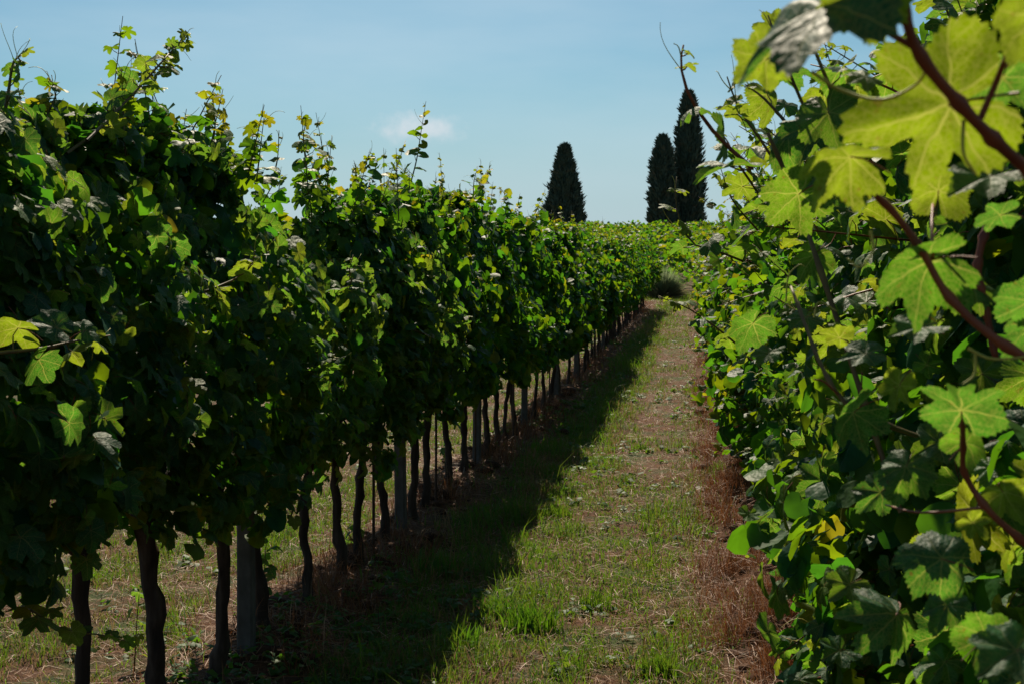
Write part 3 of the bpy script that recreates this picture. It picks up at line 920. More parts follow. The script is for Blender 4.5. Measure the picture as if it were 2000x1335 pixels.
def hero_leaf(x, y, tipx, tipy, depth, upper, mesh_k, tilt=(0, 0), stretch=1.0, young=False, root=None, size=None):
    """a leaf whose stalk joins at pixel (x, y), its tip towards (tipx, tipy); tilt = lean of the blade away from the lens"""
    p = np.array(px_point(x, y, depth))
    dx, dy = tipx - x, -(tipy - y)
    ln = math.hypot(dx, dy)
    t = CR * dx / ln + CU * dy / ln
    HERO_N[0] += 1
    j = 0.0 if HERO_N[0] < 5 else 1.0
    n = (-CF if upper else CF) + CR * (tilt[0] + j * rng.uniform(-0.5, 0.5)) + CU * (tilt[1] + j * rng.uniform(-0.1, 0.6))
    # let the tip lean out of the picture plane so that it stays perpendicular to the blade's normal
    nn = norm(n)
    view = norm(p - np.array([0, 0, CAM_H]))
    den = np.dot(view, nn)
    t3 = t - view * (np.dot(t, nn) / den) if abs(den) > 0.15 else t
    fs = np.linalg.norm(t3)
    R = frames(nn[None], t3[None])[0]
    sz = size or (ln / FPX * depth * min(fs, 1.5) * stretch * 0.66)
    r, org = root[0], root[1]
    return leaf_object(r, org, p, R, sz, [(HI_YOUNG if young else HI_ME)[mesh_k]])


V0, V1, V2 = right_roots[0], right_roots[1], right_roots[2]
H = [  # x, y, tip x, tip y, depth, upper side seen, shape, tilt, young
    (1852, 206, 1500, 300, 0.90, False, 2, (0.55, 0.35), 1, 0.86),
    (1690, -25, 1548, 112, 0.80, False, 1, (0.9, 0.5), 1),
    (1612, 12, 1438, 232, 0.82, True, 4, (-1.5, 2.5), 0, 0.85),
    (2030, 40, 1862, -20, 0.80, False, 3, (0.0, 0.5), 1),
    (1660, 306, 1500, 292, 1.05, False, 4, (0.1, 0.7), 1),
    (1813, 510, 1636, 572, 1.14, False, 0, (0.1, 0.25), 0),
    (1878, 802, 1872, 690, 1.16, False, 2, (0.0, 0.9), 0),
    (1884, 864, 1935, 806, 1.35, False, 3, (0.2, 0.2), 0),
    (1668, 804, 1586, 880, 1.62, False, 0, (0.0, 0.2), 0),
    (1757, 752, 1728, 826, 1.60, False, 6, (0.1, 0.2), 1),
    (1838, 1090, 1702, 1055, 1.32, True, 3, (0.1, 0.35), 0),
    (2015, 590, 1892, 560, 1.18, False, 1, (0.0, 0.5), 0),
    (1833, 372, 1842, 268, 1.25, False, 3, (0.0, 0.2), 1),
    (1935, 345, 1808, 385, 1.10, True, 1, (0.0, 1.8), 0),
    (2020, 640, 1905, 700, 1.22, False, 6, (0.0, 0.3), 0),
    (1925, 1245, 2010, 1165, 1.22, False, 3, (0.2, 0.2), 0),
    (1985, 1270, 1870, 1330, 1.15, True, 1, (-0.2, 1.6), 0),
    (1510, 50, 1452, 58, 2.1, False, 2, (0.1, 0.3), 1),
    (1495, 118, 1406, 178, 1.15, False, 1, (0.3, 0.5), 1),
    (1470, 632, 1420, 700, 2.3, False, 6, (0.2, 0.2), 0),
    (1560, 380, 1462, 460, 1.9, False, 4, (0.2, 0.5), 0),
    (1620, 330, 1560, 420, 2.0, True, 0, (0.1, 0.4), 0),
    (1690, 150, 1640, 160, 1.3, True, 4, (0.0, 1.6), 0),
    (1960, 150, 1925, 260, 1.0, False, 4, (0.9, 0.2), 0),
    (1500, 690, 1470, 720, 1.9, True, 1, (-0.2, 1.5), 0),
    (1690, 690, 1600, 700, 1.6, True, 5, (0.1, 1.6), 0),
    (1800, 640, 1700, 655, 1.4, True, 1, (0.1, 1.5), 0),
    (1720, 960, 1660, 1010, 1.7, True, 7, (-0.3, 0.6), 0),
    (1770, 910, 1735, 1000, 1.5, True, 6, (-0.2, 0.4), 0),
    (1960, 960, 2010, 1030, 1.4, False, 0, (0.2, 0.3), 1),
    (1900, 1020, 1945, 1060, 1.5, False, 6, (0.2, 0.3), 1),
    (1660, 1140, 1600, 1180, 2.0, True, 5, (-0.2, 0.5), 0),
    (1750, 1200, 1690, 1280, 1.6, True, 0, (0.3, 0.3), 0),
    (1850, 1180, 1800, 1260, 1.5, True, 7, (-0.4, 0.3), 0),
    (1640, 1270, 1590, 1290, 2.2, True, 1, (0.0, 1.2), 0),
    (1590, 500, 1545, 560, 2.4, False, 0, (0.2, 0.4), 0),
    (1640, 660, 1580, 640, 1.8, False, 1, (0.1, 0.7), 1),
    (1575, 620, 1530, 645, 2.2, True, 4, (0, 1.5), 0),
    (1955, 420, 1870, 440, 1.3, False, 5, (0.2, 0.9), 0),
    (1900, 560, 1850, 610, 1.5, True, 6, (0.2, 0.4), 0),
]
for x, y, tx_, ty_, dep, up_, mk, tilt, yg, *more in H:
    hero_leaf(x, y, tx_, ty_, dep, up_, mk % (4 if yg else 8), tilt, more[0] if more else 1.0, young=bool(yg), root=V0 if dep < 1.5 else V1 if dep < 2.05 else V2)


def hero_cane(pixels, r0, r1, red, root, name='cane', twigs=()):
    pts = np.array([np.array(px_point(*p)) for p in pixels])
    n = 26
    path = spline(pts, n)
    s_ = Soup()
    rad = np.linspace(r0, r1, n)
    for c in np.linspace(0.12, 0.9, 5):       # swollen nodes
        rad = rad * (1 + 0.55 * np.exp(-((np.linspace(0, 1, n) - c) / 0.025) ** 2))
    s_.put(*tube(path, rad, 9, 0.04), 0.5, 0)
    for tw in twigs:
        q = np.array([np.array(px_point(*p)) for p in tw])
        s_.put(*tube(spline(q, 9), np.linspace(r1 * 0.75, r1 * 0.55, 9), 6), 0.5, 1)
    return add(name, s_.mesh(name, [MAT_RED_CANE if red else MAT_CANE, MAT_RED_CANE], root[1]), root[0])


hero_cane([(2070, 390, 0.95), (1965, 295, 0.88), (1880, 210, 0.85), (1790, 95, 0.83), (1755, -40, 0.82)], 0.0042, 0.0029, True, V0,
          twigs=[[(1790, 95, 0.83), (1730, 60, 0.83), (1680, 15, 0.82)], [(1915, 232, 0.86), (1950, 150, 0.85), (1985, 60, 0.82)]])
hero_cane([(2050, 725, 1.12), (1935, 655, 1.12), (1850, 575, 1.13), (1800, 490, 1.13), (1745, 415, 1.12), (1690, 360, 1.1), (1655, 290, 1.1)], 0.0036, 0.0023, True, V0,
          twigs=[[(1822, 505, 1.13), (1820, 450, 1.16), (1822, 400, 1.2)]])
hero_cane([(2040, 1090, 1.35), (1940, 1005, 1.34), (1885, 925, 1.34), (1882, 865, 1.3), (1878, 802, 1.18)], 0.0034, 0.0020, True, V0,
          twigs=[[(1925, 990, 1.34), (1800, 1000, 1.4), (1730, 985, 1.5)]])
hero_cane([(1790, 850, 1.9), (1690, 812, 1.66), (1640, 772, 1.64), (1605, 715, 1.66), (1575, 640, 1.7), (1545, 560, 1.75)], 0.0032, 0.0018, False, V1,
          twigs=[[(1640, 772, 1.64), (1610, 745, 1.63), (1590, 740, 1.62)], [(1680, 805, 1.65), (1682, 760, 1.66), (1684, 725, 1.66)]])
hero_cane([(1930, 430, 1.5), (1910, 520, 1.5), (1925, 600, 1.5), (1945, 700, 1.5)], 0.004, 0.0035, True, V1)
hero_cane([(1760, 1000, 2.0), (1600, 520, 2.1), (1560, 400, 2.2), (1500, 260, 2.2)], 0.004, 0.003, False, V1)
sh = [np.array(px_point(*p)) for p in [(1470, 330, 2.35), (1400, 265, 2.35), (1350, 195, 2.3), (1330, 130, 2.3), (1335, 88, 2.3)]]
shoot(V2[0], V2[1], sh, big=0.042, small=0.016, rad=0.004, step=0.06, individual='hi', red=True)
sh = [np.array(px_point(*p)) for p in [(1460, 690, 5.0), (1400, 640, 4.9), (1340, 600, 4.8), (1285, 580, 4.8)]]
shoot(right_roots[4][0], right_roots[4][1], sh, big=0.065, small=0.02, rad=0.004, step=0.06, individual=True)
sh = [np.array(px_point(*p)) for p in [(1450, 510, 4.4), (1400, 490, 4.3), (1345, 470, 4.3), (1320, 400, 4.3), (1322, 345, 4.3)]]
shoot(right_roots[3][0], right_roots[3][1], sh, big=0.05, small=0.02, rad=0.004, step=0.055, individual=True)
for path_, root, bg in [
        ([(1580, 430, 2.7), (1510, 310, 2.6), (1445, 215, 2.6), (1420, 150, 2.6)], V2, 0.06),
        ([(1610, 300, 2.05), (1545, 150, 2.0), (1500, 30, 2.0)], V1, 0.055),
        ([(1490, 390, 3.5), (1435, 310, 3.4), (1405, 255, 3.4)], right_roots[3], 0.06),
        ([(1560, 270, 2.4), (1500, 200, 2.4), (1455, 165, 2.4)], V2, 0.055),
        ([(1650, 240, 1.9), (1600, 120, 1.9), (1560, 20, 1.9)], V1, 0.06),
        ([(1480, 450, 4.6), (1430, 390, 4.5), (1408, 330, 4.5)], right_roots[4], 0.06)]:
    shoot(root[0], root[1], [np.array(px_point(*p)) for p in path_], big=bg, small=0.018, rad=0.0035, step=0.05, individual='hi' if root in (V1, V2) else True)
# loose tendrils that curl in front of the leaves
for k, (path_, root) in enumerate([
        ([(1585, 140, 0.9), (1640, 175, 0.9), (1720, 195, 0.88), (1790, 165, 0.86), (1815, 120, 0.85)], V0),
        ([(1882, 235, 0.86), (1882, 300, 0.86), (1905, 340, 0.87)], V0),
        ([(1700, 450, 1.1), (1705, 490, 1.1), (1680, 522, 1.1), (1655, 505, 1.1)], V0),
        ([(1890, 680, 1.12), (1940, 700, 1.12), (2020, 695, 1.1)], V0),
        ([(1905, 690, 1.13), (1903, 730, 1.13), (1880, 750, 1.13)], V0),
        ([(1590, 620, 1.8), (1600, 590, 1.8), (1635, 608, 1.8)], V1),
        ([(1535, 590, 2.0), (1540, 540, 2.0), (1560, 518, 2.0), (1572, 520, 2.0)], V1)]):
    q = np.array([np.array(px_point(*p)) for p in path_])
    s_ = Soup(); s_.put(*tube(spline(q, 18), np.linspace(0.0013, 0.0008, 18), 6), 0.5, 0)
    add('tendril', s_.mesh('tendril', MAT_TENDRIL, root[1]), root[0])

# ------------------------------------------------------------------ concrete posts and steel stakes of the shaded row
ordn = ['nearest', 'second', 'third', 'fourth', 'fifth', 'sixth', 'seventh']
for k, y in enumerate(post_y):
    if y > 26:
        break
    x = LEFT_X + 0.02
    z = float(ground_z(x, y))
    s_ = Soup()
    w0, w1, h = 0.031, 0.027, 1.62
    ch = 0.008
    ring = []
    for zz, w in ((-0.1, w0), (h - 0.01, w1), (h, w1 - 0.008)):
        ring.append([[sx * (w - (ch if c else 0)), sy * (w - (0 if c else ch)), zz] for sx, sy, c in
                     ((1, -1, 0), (1, 1, 0), (1, 1, 1), (-1, 1, 1), (-1, 1, 0), (-1, -1, 0), (-1, -1, 1), (1, -1, 1))])
    v = np.array(ring).reshape(-1, 3)
    t = []
    for q in range(2):
        for j in range(8):
            a, b = q * 8 + j, q * 8 + (j + 1) % 8
            t += [(a, b, b + 8), (a, b + 8, a + 8)]
    t += [(16, 16 + j, 16 + j + 1) for j in range(1, 7)]
    s_.put(v, t, 0.5, 0)
    label = f'{ordn[k]} grey concrete post standing among the trunks of the shaded row' 
    o = add('concrete_post', None, loc=(x, y, z), label=label, category='post', group='concrete posts of the shaded row')
    o.rotation_euler = (rng.uniform(-0.012, 0.012), rng.uniform(-0.012, 0.012), rng.uniform(-0.12, 0.12))
    add('shaft', s_.mesh('shaft', MAT_CONCRETE, smooth=False), o)
    wire = Soup()
    for zz in (0.62, 0.98):
        a = np.linspace(0, 2 * math.pi, 17)
        wire.put(*tube(np.stack([np.sign(np.cos(a)) * np.abs(np.cos(a)) ** 0.35 * 0.033, np.sign(np.sin(a)) * np.abs(np.sin(a)) ** 0.35 * 0.033, zz + 0 * a], -1), 0.0014, 5, cap=False), 0.5, 0)
    add('wire_tie', wire.mesh('wire_tie', MAT_STEEL), o)

for k, (px, near_) in enumerate([(712, 'fourth trunk past the nearest post'), (838, 'second trunk past the second post'), (917, 'trunk just before the third post'), (994, 'leaning trunk before the fourth post'), (1066, 'second trunk past the fourth post')]):
    y = row_y(px)
    x = LEFT_X + 0.04
    z = float(ground_z(x, y))
    s_ = Soup()
    s_.put(*tube(np.array([[0, 0, -0.1], [0.004, 0, 0.4], [0, 0.004, 0.9], [0.0, 0.0, 1.4]]), 0.008, 8, 0.03), 0.5, 0)
    add('steel_stake', s_.mesh('steel_stake', MAT_STEEL), loc=(x, y, z), label=f'thin rusty steel stake beside the {near_}', category='stake', group='steel stakes of the shaded row')


# ------------------------------------------------------------------ grass, straw and weeds
def blades(x, y, h, wdt, lean, rnd, lying=False):
    n = len(x)
    z = ground_z(x, y) - 0.004
    az = rng.uniform(0, 2 * math.pi, n)
    d = np.stack([np.cos(az), np.sin(az), 0 * az], -1); sd = np.stack([-np.sin(az), np.cos(az), 0 * az], -1)
    face = rng.uniform(0, math.pi, n)
    wv = (sd * np.cos(face)[:, None] + d * np.sin(face)[:, None]) * (wdt * 0.5)[:, None]
    p0 = np.stack([x, y, z], -1)
    up = np.array([0, 0, 1.0])
    if lying:
        lift = rng.uniform(0.004, 0.03, n)[:, None] * up
        p1 = p0 + d * (h * 0.5)[:, None] + lift + up * (h * rng.uniform(-0.05, 0.22, n))[:, None]
        p2 = p0 + d * h[:, None] + lift * 1.2
        wv = sd * (wdt * 0.5)[:, None] + up * (wdt * rng.uniform(-0.4, 0.4, n))[:, None]
        p0 = p0 + lift * 0.8
    else:
        p1 = p0 + up * (h * 0.58)[:, None] + d * (h * lean * 0.32)[:, None]
        p2 = p0 + up * (h * (1.0 - 0.35 * lean ** 2))[:, None] + d * (h * lean)[:, None]
    v = np.stack([p0 - wv, p0 + wv, p1 - wv * 0.8, p1 + wv * 0.8, p2], 1)
    t = np.array([[0, 1, 3], [0, 3, 2], [2, 3, 4]])[None] + (np.arange(n) * 5)[:, None, None]
    return v.reshape(-1, 3), t.reshape(-1, 3), np.repeat(rnd, 5)


def in_view(x, y, m=0.12):
    """inside the camera's field with a margin, so that nothing is spent behind the lens"""
    px = 1375 + FPX * x / y
    return (px > -2000 * m) & (px < 2000 * (1 + m)) & (y > 4.0)


grass, straw = Soup(), Soup()
bands = [(4.2, 7.5, 4900, 1.05), (7.5, 12, 3100, 1.2), (12, 20, 1500, 1.55), (20, 34, 700, 2.1), (34, 54, 320, 2.9)]
for y0, y1, dens, k in bands:
    x0, x1 = (-5.6, 0.5) if y0 < 20 else (-5.0, 0.6) if y0 < 34 else (-7, 2.5)
    n = int((y1 - y0) * (x1 - x0) * dens)
    x = rng.uniform(x0, x1, n); y = rng.uniform(y0, y1, n)
    g = fnoise(x * 1.6, y * 0.35, 101) * 0.5 + fnoise(x * 5.5, y * 3.0, 131) * 0.5
    shade = np.exp(-((x + 1.2) / 0.4) ** 2)                     # grass coloured greener and grown thicker where the row's shadow falls
    far_green = np.exp(-((x + 3.0) / 0.8) ** 2) * 0.10
    right_green = np.exp(-((x + 0.05) / 0.25) ** 2) * 0.10
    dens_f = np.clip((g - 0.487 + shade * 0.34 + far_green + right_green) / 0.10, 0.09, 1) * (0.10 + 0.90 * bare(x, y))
    dens_f = dens_f * np.where(np.abs(x - LEFT_X) < 0.3, 0.35, 1)
    keep = (rng.uniform(size=n) < dens_f) & in_view(x, y)
    x, y, g, shade = x[keep], y[keep], g[keep], shade[keep]
    n = len(x)
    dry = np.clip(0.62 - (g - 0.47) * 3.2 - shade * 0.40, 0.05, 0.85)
    isdry = rng.uniform(size=n) < dry
    tall = fnoise(x * 3.6, y * 2.2, 151)
    h = rng.uniform(0.022, 0.075, n) * (0.5 + 2.6 * np.clip(tall - 0.38, 0, 1)) * np.where(isdry, 0.8, 1.0)
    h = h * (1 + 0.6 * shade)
    h = h * np.where(rng.uniform(size=n) < 0.06, rng.uniform(1.4, 2.6, n), 1)
    r = np.where(isdry, rng.uniform(0.62, 1.0, n), np.clip(rng.normal(0.33, 0.15, n), 0, 0.6))
    wdt = rng.uniform(0.0024, 0.0056, n) * k
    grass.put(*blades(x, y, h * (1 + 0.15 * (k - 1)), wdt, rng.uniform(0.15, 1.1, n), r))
    # straw lying on the ground
    m = int((y1 - y0) * (x1 - x0) * dens * 0.27)
    x = rng.uniform(x0, x1 + 0.4, m); y = rng.uniform(y0, y1, m)
    keep = in_view(x, y) & (rng.uniform(size=m) < 0.30 + 0.7 * fnoise(x * 1.1, y * 1.1, 171))
    x, y = x[keep], y[keep]; m = len(x)
    nb = 1 - bare(x, y)
    straw.put(*blades(x, y, rng.uniform(0.03, 0.13, m) * (1 + 0.8 * nb), rng.uniform(0.0016, 0.0034, m) * k, np.zeros(m),
                      np.clip(rng.uniform(0.25, 1.0, m) - nb * 0.20, 0, 1), True))
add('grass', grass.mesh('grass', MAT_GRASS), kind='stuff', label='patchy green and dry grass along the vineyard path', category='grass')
add('straw_litter', straw.mesh('straw_litter', MAT_STRAW), kind='stuff', label='dry straw and clippings lying on the brown ground', category='straw')

# low broad-leaved weeds pressed to the ground, thicker in the shade strip and at the row's foot
lw = Soup()
for q in range(1500):
    y = 4.6 + 24 * rng.uniform() ** 1.7
    x = rng.choice([rng.uniform(-3.6, 0.05), rng.normal(-1.25, 0.25), rng.normal(LEFT_X, 0.2)], p=[0.5, 0.3, 0.2])
    if fnoise(np.array(x * 1.4), np.array(y * 0.9), 451) < 0.47:
        continue
    m = rng.integers(5, 13)
    a = rng.uniform(0, 6.28, m); rr_ = rng.uniform(0.005, 0.05, m)
    px_, py_ = x + np.cos(a) * rr_, y + np.sin(a) * rr_
    pos = np.stack([px_, py_, ground_z(px_, py_) + rng.uniform(0.008, 0.05, m)], -1)
    out = np.stack([np.cos(a), np.sin(a), 0 * a], -1)
    R = frames(out * 0.25 + np.array([0, 0, 1.0]) + rng.normal(0, 0.3, (m, 3)), out + rng.normal(0, 0.3, (m, 3)))
    put_leaves(lw, TINY, pos, R, rng.uniform(0.012, 0.028, m) * (1 + 0.03 * y), rng.uniform(0, 0.45, m))
add('low_weeds', lw.mesh('low_weeds', MAT_GRASS), kind='stuff', label='low broad-leaved weeds scattered over the path and the shade strip', category='weeds')

# dead brown weeds on the banks of earth under both rows
dead = Soup()
for y0, y1, dens, k in [(3.6, 7.5, 1, 1.0), (7.5, 13, 0.55, 1.2), (13, 24, 0.25, 1.7), (24, 46, 0.08, 2.6)]:
    for cx, wd, per in ((None, 0.16, 3600), (LEFT_X, 0.15, 1300)):
        n = int((y1 - y0) * per * dens)
        y = rng.uniform(y0, y1, n)
        x = (right_x(y) - 0.48 if cx is None else cx + 0.02) + rng.normal(0, wd, n)
        cl = fnoise(x * 3.5, y * 3.5, 201)
        keep = rng.uniform(size=n) < np.clip((cl - 0.45) * 7, 0.08, 1)
        x, y, cl = x[keep], y[keep], cl[keep]; n = len(x)
        h = rng.uniform(0.06, 0.20, n) * (0.5 + 2.2 * np.clip(cl - 0.38, 0, 1))
        dead.put(*blades(x, y, h, rng.uniform(0.0016, 0.0036, n) * k, rng.uniform(0.2, 1.25, n), np.clip(rng.normal(0.34, 0.2, n), 0, 1)))
add('dead_weeds', dead.mesh('dead_weeds', MAT_STRAW), kind='stuff', label='dead brown weeds on the banks of earth under the rows', category='weeds')


# clods of earth on the banks
def clod_mesh(seed):
    import bmesh
    bm = bmesh.new(); bmesh.ops.create_icosphere(bm, subdivisions=2, radius=1.0)
    r_ = random.Random(seed)
    off = [r_.uniform(0, 50) for _ in range(3)]
    for v in bm.verts:
        c = v.co
        k = 0.72 + 0.55 * float(vnoise(np.array(c.x * 1.7 + off[0] + c.z), np.array(c.y * 1.7 + off[1] - c.z * 1.3), seed)) + r_.uniform(-0.06, 0.06)
        v.co = Vector((c.x * k, c.y * k * 1.1, c.z * k * 0.6))
    me = bpy.data.meshes.new('clod'); bm.to_mesh(me); bm.free()
    v = np.array([p.co for p in me.vertices]); t = np.array([p.vertices for p in me.polygons])
    bpy.data.meshes.remove(me)
    return v, t


MAT_CLOD = noise_mat('dark_clod', [(0.3, (0.022, 0.012, 0.008)), (0.6, (0.07, 0.036, 0.021)), (0.8, (0.12, 0.07, 0.042))], 14, 0.98, 1.0, (1, 1, 1), 0.03, 8, 0.1)
clods = [clod_mesh(5 + k) for k in range(5)]
cs = Soup()
for q in range(560):
    y = 4.0 + 16 * rng.uniform() ** 1.5
    x = (float(right_x(y)) - 0.48 + rng.normal(0, 0.13)) if rng.uniform() < 0.62 else LEFT_X + rng.normal(0.02, 0.15)
    v, t = clods[rng.integers(0, 5)]
    sz = rng.uniform(0.010, 0.045) * (1.7 if rng.uniform() < 0.15 else 1)
    a = rng.uniform(0, 6.28); c, s_n = math.cos(a), math.sin(a)
    vv = v @ np.array([[c, s_n, 0], [-s_n, c, 0], [0, 0, 1]]) * sz + np.array([x, y, float(ground_z(x, y)) + sz * 0.12])
    cs.put(vv, t, 0.5, 0)
add('earth_clods', cs.mesh('earth_clods', MAT_CLOD), kind='stuff', label='dark clods of earth along the banks under the rows', category='earth')


# single tufts that stand out
def px_ground(x, y):
    d = px_dir(x, y)
    s0 = CAM_H / -d.z
    p = np.array([d.x, d.y]) * s0
    return p


def tuft(px, py, n, spread, h, wd, label, r=(0.05, 0.45), lean=(0.05, 0.7), group='grass tufts on the path'):
    c = px_ground(px, py)
    x = c[0] + rng.normal(0, spread, n); y = c[1] + rng.normal(0, spread, n)
    s_ = Soup()
    s_.put(*blades(x, y, rng.uniform(0.45, 1.0, n) * h, rng.uniform(0.7, 1.3, n) * wd, rng.uniform(*lean, n), rng.uniform(*r, n)))
    o = (c[0], c[1], float(ground_z(c[0], c[1])))
    add('grass_tuft', s_.mesh('grass_tuft', MAT_GRASS, o), loc=o, label=label, category='grass tuft', group=group)


tuft(1035, 1222, 260, 0.060, 0.15, 0.0075, 'largest bright green grass tuft standing on the path', (0.0, 0.35))
tuft(968, 1200, 130, 0.045, 0.14, 0.007, 'bright green grass tuft at the shadow edge beside the largest tuft', (0.0, 0.35))
tuft(1165, 1175, 110, 0.050, 0.13, 0.0055, 'mid green grass tuft on the open path behind the largest tuft', (0.1, 0.5))
tuft(1090, 1000, 150, 0.050, 0.12, 0.007, 'lit grass tuft halfway up the shadow edge', (0.1, 0.5))
tuft(1395, 935, 90, 0.060, 0.13, 0.006, 'green grass tuft against the bank of the sunlit row', (0.1, 0.5))
tuft(860, 1120, 120, 0.070, 0.13, 0.007, 'dark grass tuft inside the row shadow', (0.0, 0.4))
tuft(905, 1270, 60, 0.05, 0.16, 0.007, 'tall thin grass tuft near the lower edge of the shadow', (0.0, 0.45))
tuft(1250, 870, 110, 0.045, 0.10, 0.008, 'broad-leaved green tuft far up the middle of the path', (0.1, 0.45))
tuft(1290, 1310, 280, 0.036, 0.10, 0.005, 'light green grass tuft at the bottom of the path', (0.1, 0.55))


# small leafy seedlings at the feet of the vines
def seedling(px, py, h, n, label):
    c = px_ground(px, py)
    o = np.array([c[0], c[1], float(ground_z(c[0], c[1]))])
    root = add('weed_seedling', None, loc=o, label=label, category='weed', group='weeds at the feet of the vines')
    s_ = Soup()
    stem = spline([o - [0, 0, 0.02], o + [0.01, 0.0, h * 0.5], o + [0.02, 0.01, h]], 9)
    s_.put(*tube(stem, np.linspace(0.003, 0.0015, 9), 5), 0.5, 0)
    add('stem', s_.mesh('stem', MAT_CANE, o), root)
    for k in range(n):
        f = 0.25 + 0.75 * k / max(1, n - 1)
        p = stem[min(8, int(f * 8))]
        a = k * 2.4 + rng.uniform(0, 0.5)
        out = np.array([math.cos(a), math.sin(a), 0])
        R = frames((np.array([0, 0, 0.7]) + out * 0.3 + rng.normal(0, 0.25, 3))[None], (out + np.array([0, 0, -0.5]))[None])[0]
        leaf_object(root, o, p + out * 0.03, R, rng.uniform(0.03, 0.05), [MID_ME[1], MID_ME[3]])


seedling(262, 1330, 0.30, 7, 'leafy seedling between the thick trunk and its left neighbour')
seedling(690, 1085, 0.10, 8, 'low leafy weed at the foot of the shaded row near a stake')
seedling(512, 1250, 0.34, 10, 'leafy weed growing against the trunk behind the nearest post')
seedling(870, 925, 0.16, 7, 'small leafy weed before the third post')

# pale dry leaf lying on the path
v, t, l = HI[7]
c = px_ground(1370, 955)
s_ = Soup(); s_.put(v * 0.05, t, 1.0, 0)
MAT_PALE = noise_mat('pale_dry_leaf', [(0.3, (0.30, 0.27, 0.22)), (0.7, (0.5, 0.46, 0.40))], 6, 0.8, 0.4)
o = add('dry_leaf', s_.mesh('dry_leaf', MAT_PALE), loc=(c[0], c[1], float(ground_z(*c)) + 0.03), label='pale dry leaf lying on the path near the sunlit row', category='leaf')
o.rotation_euler = (0.3, -0.2, 1.2)

# ------------------------------------------------------------------ far end: bush, hillside vines, trees
bx, by = -1.42, 50.6
bz = float(ground_z(bx, by))
root = add('dry_bush', None, loc=(bx, by, bz), label='rounded dry grey-green bush at the far end of the path', category='bush')
n = 5200
th = rng.uniform(0, 2 * math.pi, n); el = np.arccos(rng.uniform(-0.15, 1, n))
d = np.stack([np.sin(el) * np.cos(th), np.sin(el) * np.sin(th), np.cos(el) * 1.12], -1)
lmp = 0.8 + 0.4 * vnoise(th * 2, el * 3, 77)
lmp = lmp * (0.75 + 0.5 * vnoise(th * 0.9, th * 0 + 2, 78))
tipp = np.array([bx, by, bz + 0.12]) + d * (0.66 * lmp * rng.uniform(0.55, 1.25, n))[:, None] * np.array([1.15, 1, 1.2])
basep = np.array([bx, by, bz + 0.05]) + d * (0.66 * rng.uniform(0.15, 0.72, n))[:, None] * np.array([1, 1, 1.2])
wv = norm(np.cross(d, rng.normal(size=(n, 3)))) * rng.uniform(0.010, 0.022, n)[:, None]
v = np.stack([basep - wv, basep + wv, tipp], 1)
rr = np.clip(np.cos(el) * 0.75 + rng.uniform(0, 0.35, n), 0, 1)  # sunlit top put into the colour: twigs paler towards the crown
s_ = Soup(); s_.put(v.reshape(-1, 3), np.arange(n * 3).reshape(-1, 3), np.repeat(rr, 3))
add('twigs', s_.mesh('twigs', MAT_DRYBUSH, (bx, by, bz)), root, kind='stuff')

hv = Soup()
yrow = 55.0
while yrow < 116:
    n = int(62 * (52 if yrow < 75 else 37 if yrow < 95 else 28))
    x = rng.uniform(-36, 26, n)
    yc = yrow + x * 0.05
    zt = 1.75 + (fnoise(x * 0.9, x * 0 + yrow, 301) - 0.5) * 0.6 + (vnoise(x * 3.1, x * 0 + yrow, 317) - 0.5) * 0.35
    f = rng.uniform(size=n) ** 0.6
    z = 0.35 + (zt - 0.35) * f
    u = rng.uniform(-1, 1, n) * (0.25 + 0.35 * np.sin(f * 3.0))
    y = yc + u
    pos = np.stack([x, y, base_z(y) + z], -1)
    nrm = np.stack([rng.normal(0, 0.6, n), np.sign(u) * 0.5 + rng.normal(0, 0.5, n), rng.uniform(0.2, 1.2, n)], -1)
    tip = np.stack([rng.normal(0, 0.5, n), np.sign(u) * 0.5, -0.8 + rng.normal(0, 0.4, n)], -1)
    put_leaves(hv, TINY, pos, frames(nrm, tip), rng.uniform(0.13, 0.22, n), np.clip(rng.uniform(0.2, 0.9, n) + (f > 0.9) * 0.05, 0, 0.93))
    yrow += 2.6
add('hillside_vines', hv.mesh('hillside_vines', MAT_LEAF_FAR), kind='stuff', label='rows of sunlit vines covering the slope beyond the path', category='vineyard')

# weeds in front of the far vines, right of the bush
wd = Soup()
n = 9000
x = rng.uniform(-6, 2.6, n); y = rng.uniform(48.6, 53.5, n)
cl = fnoise(x * 0.9, y * 0.9, 401)
h = rng.uniform(0.05, 0.5, n) * np.clip((cl - 0.3) * 2.2, 0.1, 1) * np.clip((y - 48.4) / 2, 0.15, 1)
wd.put(*blades(x, y, h, rng.uniform(0.012, 0.03, n), rng.uniform(0.1, 0.8, n), np.clip(rng.normal(0.35, 0.2, n), 0, 0.8)))
add('tall_weeds', wd.mesh('tall_weeds', MAT_GRASS), kind='stuff', label='tall weeds at the far end of the path', category='weeds')


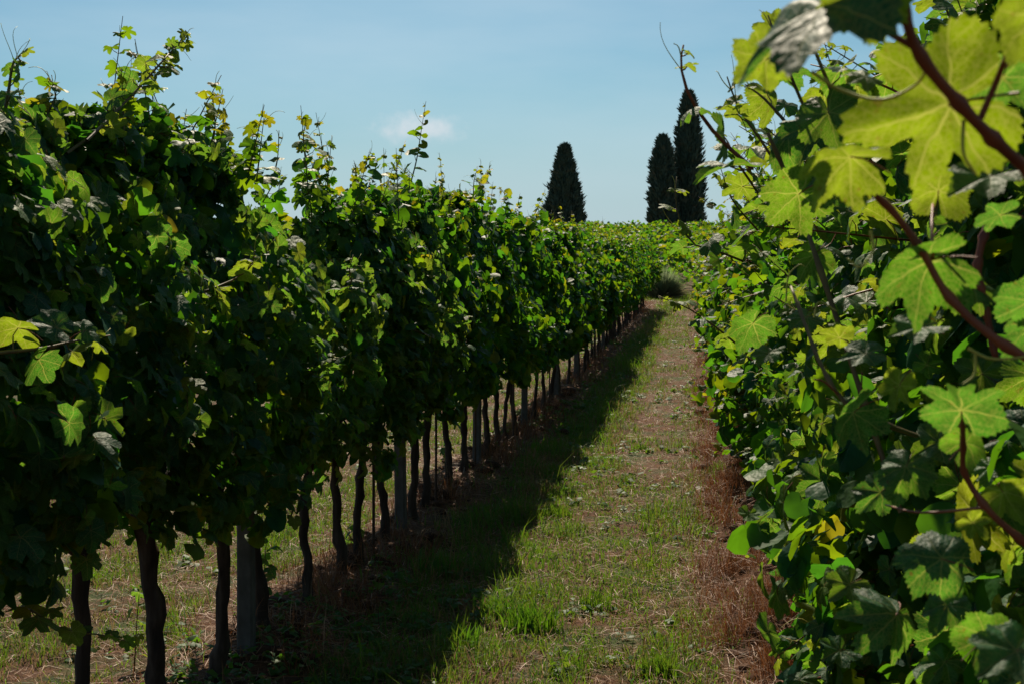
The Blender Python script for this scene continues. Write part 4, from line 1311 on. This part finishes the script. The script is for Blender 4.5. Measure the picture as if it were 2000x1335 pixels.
def cypress(px, py_top, width_px, depth_y, profile, label, group, n=9000, seed=0):
    """flame-shaped crown of many small upright sprays"""
    r_ = np.random.default_rng(seed)
    X = (px - 1375) / FPX * depth_y
    z0 = float(base_z(depth_y))
    top = CAM_H + (530 - py_top) / FPX * depth_y
    H_ = top - z0
    wid = width_px / FPX * depth_y / 2
    org = (X, depth_y, z0)
    root = add('cypress_tree', None, loc=org, label=label, category='tree', group=group)
    f = r_.uniform(0.02, 1, n) ** 0.9
    th = r_.uniform(0, 2 * math.pi, n)
    pr = np.interp(f, [p[0] for p in profile], [p[1] for p in profile])
    lump = 0.72 + 0.48 * fnoise(th * 1.9 + 9, f * H_ * 0.75, 500 + seed) + (vnoise(th * 4, f * H_ * 1.6, 520 + seed) - 0.5) * 0.58
    rad = wid * pr * lump * (1 - 0.45 * r_.uniform(size=n) ** 2.2)
    p = np.stack([X + np.cos(th) * rad, depth_y + np.sin(th) * rad, z0 + f * (H_ - 0.3)], -1)
    out = np.stack([np.cos(th), np.sin(th), 0 * th], -1)
    d = norm(out * r_.uniform(0.15, 1.15, n)[:, None] + np.array([0, 0, 1.0]) + r_.normal(0, 0.25, (n, 3)))
    ln = r_.uniform(0.25, 0.75, n)
    wv = norm(np.cross(d, out + r_.normal(0, 0.5, (n, 3)))) * (ln * 0.15)[:, None]
    mid = p + d * (ln * 0.45)[:, None]
    v = np.stack([p, mid - wv, mid + wv, p + d * ln[:, None]], 1)
    t = np.array([[0, 2, 1], [1, 2, 3]])[None] + (np.arange(n) * 4)[:, None, None]
    s_ = Soup(); s_.put(v.reshape(-1, 3), t.reshape(-1, 3), 0.5, 0)
    # dense inner mass of foliage so that only small gaps stay open
    core = np.linspace(0.03, 0.97, 16)
    cr = np.interp(core, [q[0] for q in profile], [q[1] for q in profile]) * wid * 0.52
    s_.put(*tube(np.stack([X + 0 * core, depth_y + 0 * core, z0 + core * (H_ - 0.4)], -1), cr, 14, 0.12), 0.5, 0)
    add('crown', s_.mesh('crown', MAT_CYPRESS, org), root)
    tk = Soup(); tk.put(*tube(np.array([[X, depth_y, z0 - 0.2], [X, depth_y, z0 + 0.8], [X, depth_y, z0 + H_ * 0.5]]), [0.28, 0.22, 0.1], 9, 0.1), 0.5, 0)
    add('trunk', tk.mesh('trunk', MAT_TREEBARK, org), root)


cone = [(0, 0.9), (0.25, 1.0), (0.45, 0.92), (0.6, 0.78), (0.75, 0.54), (0.88, 0.32), (0.95, 0.2), (1, 0.05)]
col_ = [(0, 0.8), (0.2, 1.0), (0.5, 0.96), (0.7, 0.82), (0.84, 0.6), (0.94, 0.32), (1, 0.05)]
cypress(1104, 284, 69, 132, cone, 'broad lone dark cypress standing apart on the skyline', 'cypresses on the skyline', 13000, 1)
cypress(1294, 268, 47, 134, col_, 'shorter dark cypress of the touching pair on the skyline', 'cypresses on the skyline', 12000, 2)
cypress(1344, 184, 52, 136, col_, 'tallest dark cypress of the touching pair on the skyline', 'cypresses on the skyline', 16000, 3)

# round tree whose top just shows over the shaded row
X, Y = -24.2, 102.0
z0 = float(base_z(Y)); org = (X, Y, z0)
root = add('round_tree', None, loc=org, label='dark round treetop just showing above the shaded row', category='tree')
s_ = Soup()
n = 5200
c = rng.normal(0, 1, (60, 3)); c = norm(c) * rng.uniform(0.2, 1.0, 60)[:, None] ** 0.5 * np.array([2.6, 2.6, 1.7])
k = rng.integers(0, 60, n)
p = np.array([X, Y, CAM_H + 4.55]) + c[k] + norm(rng.normal(size=(n, 3))) * rng.uniform(0.1, 0.75, n)[:, None]
put_leaves(s_, TINY, p, frames(rng.normal(size=(n, 3)) + [0, 0, 0.5], rng.normal(size=(n, 3))), rng.uniform(0.12, 0.26, n), rng.uniform(0, 1, n))
add('crown', s_.mesh('crown', MAT_TREELEAF, org), root)
tk = Soup(); tk.put(*tube(np.array([[X, Y, z0 - 0.2], [X + 0.1, Y, z0 + 1.2], [X, Y, CAM_H + 4.6]]), [0.3, 0.22, 0.1], 9, 0.1), 0.5, 0)
add('trunk', tk.mesh('trunk', MAT_TREEBARK, org), root)
print('objects', len(bpy.data.objects), 'tris', sum(len(m.polygons) for m in bpy.data.meshes))
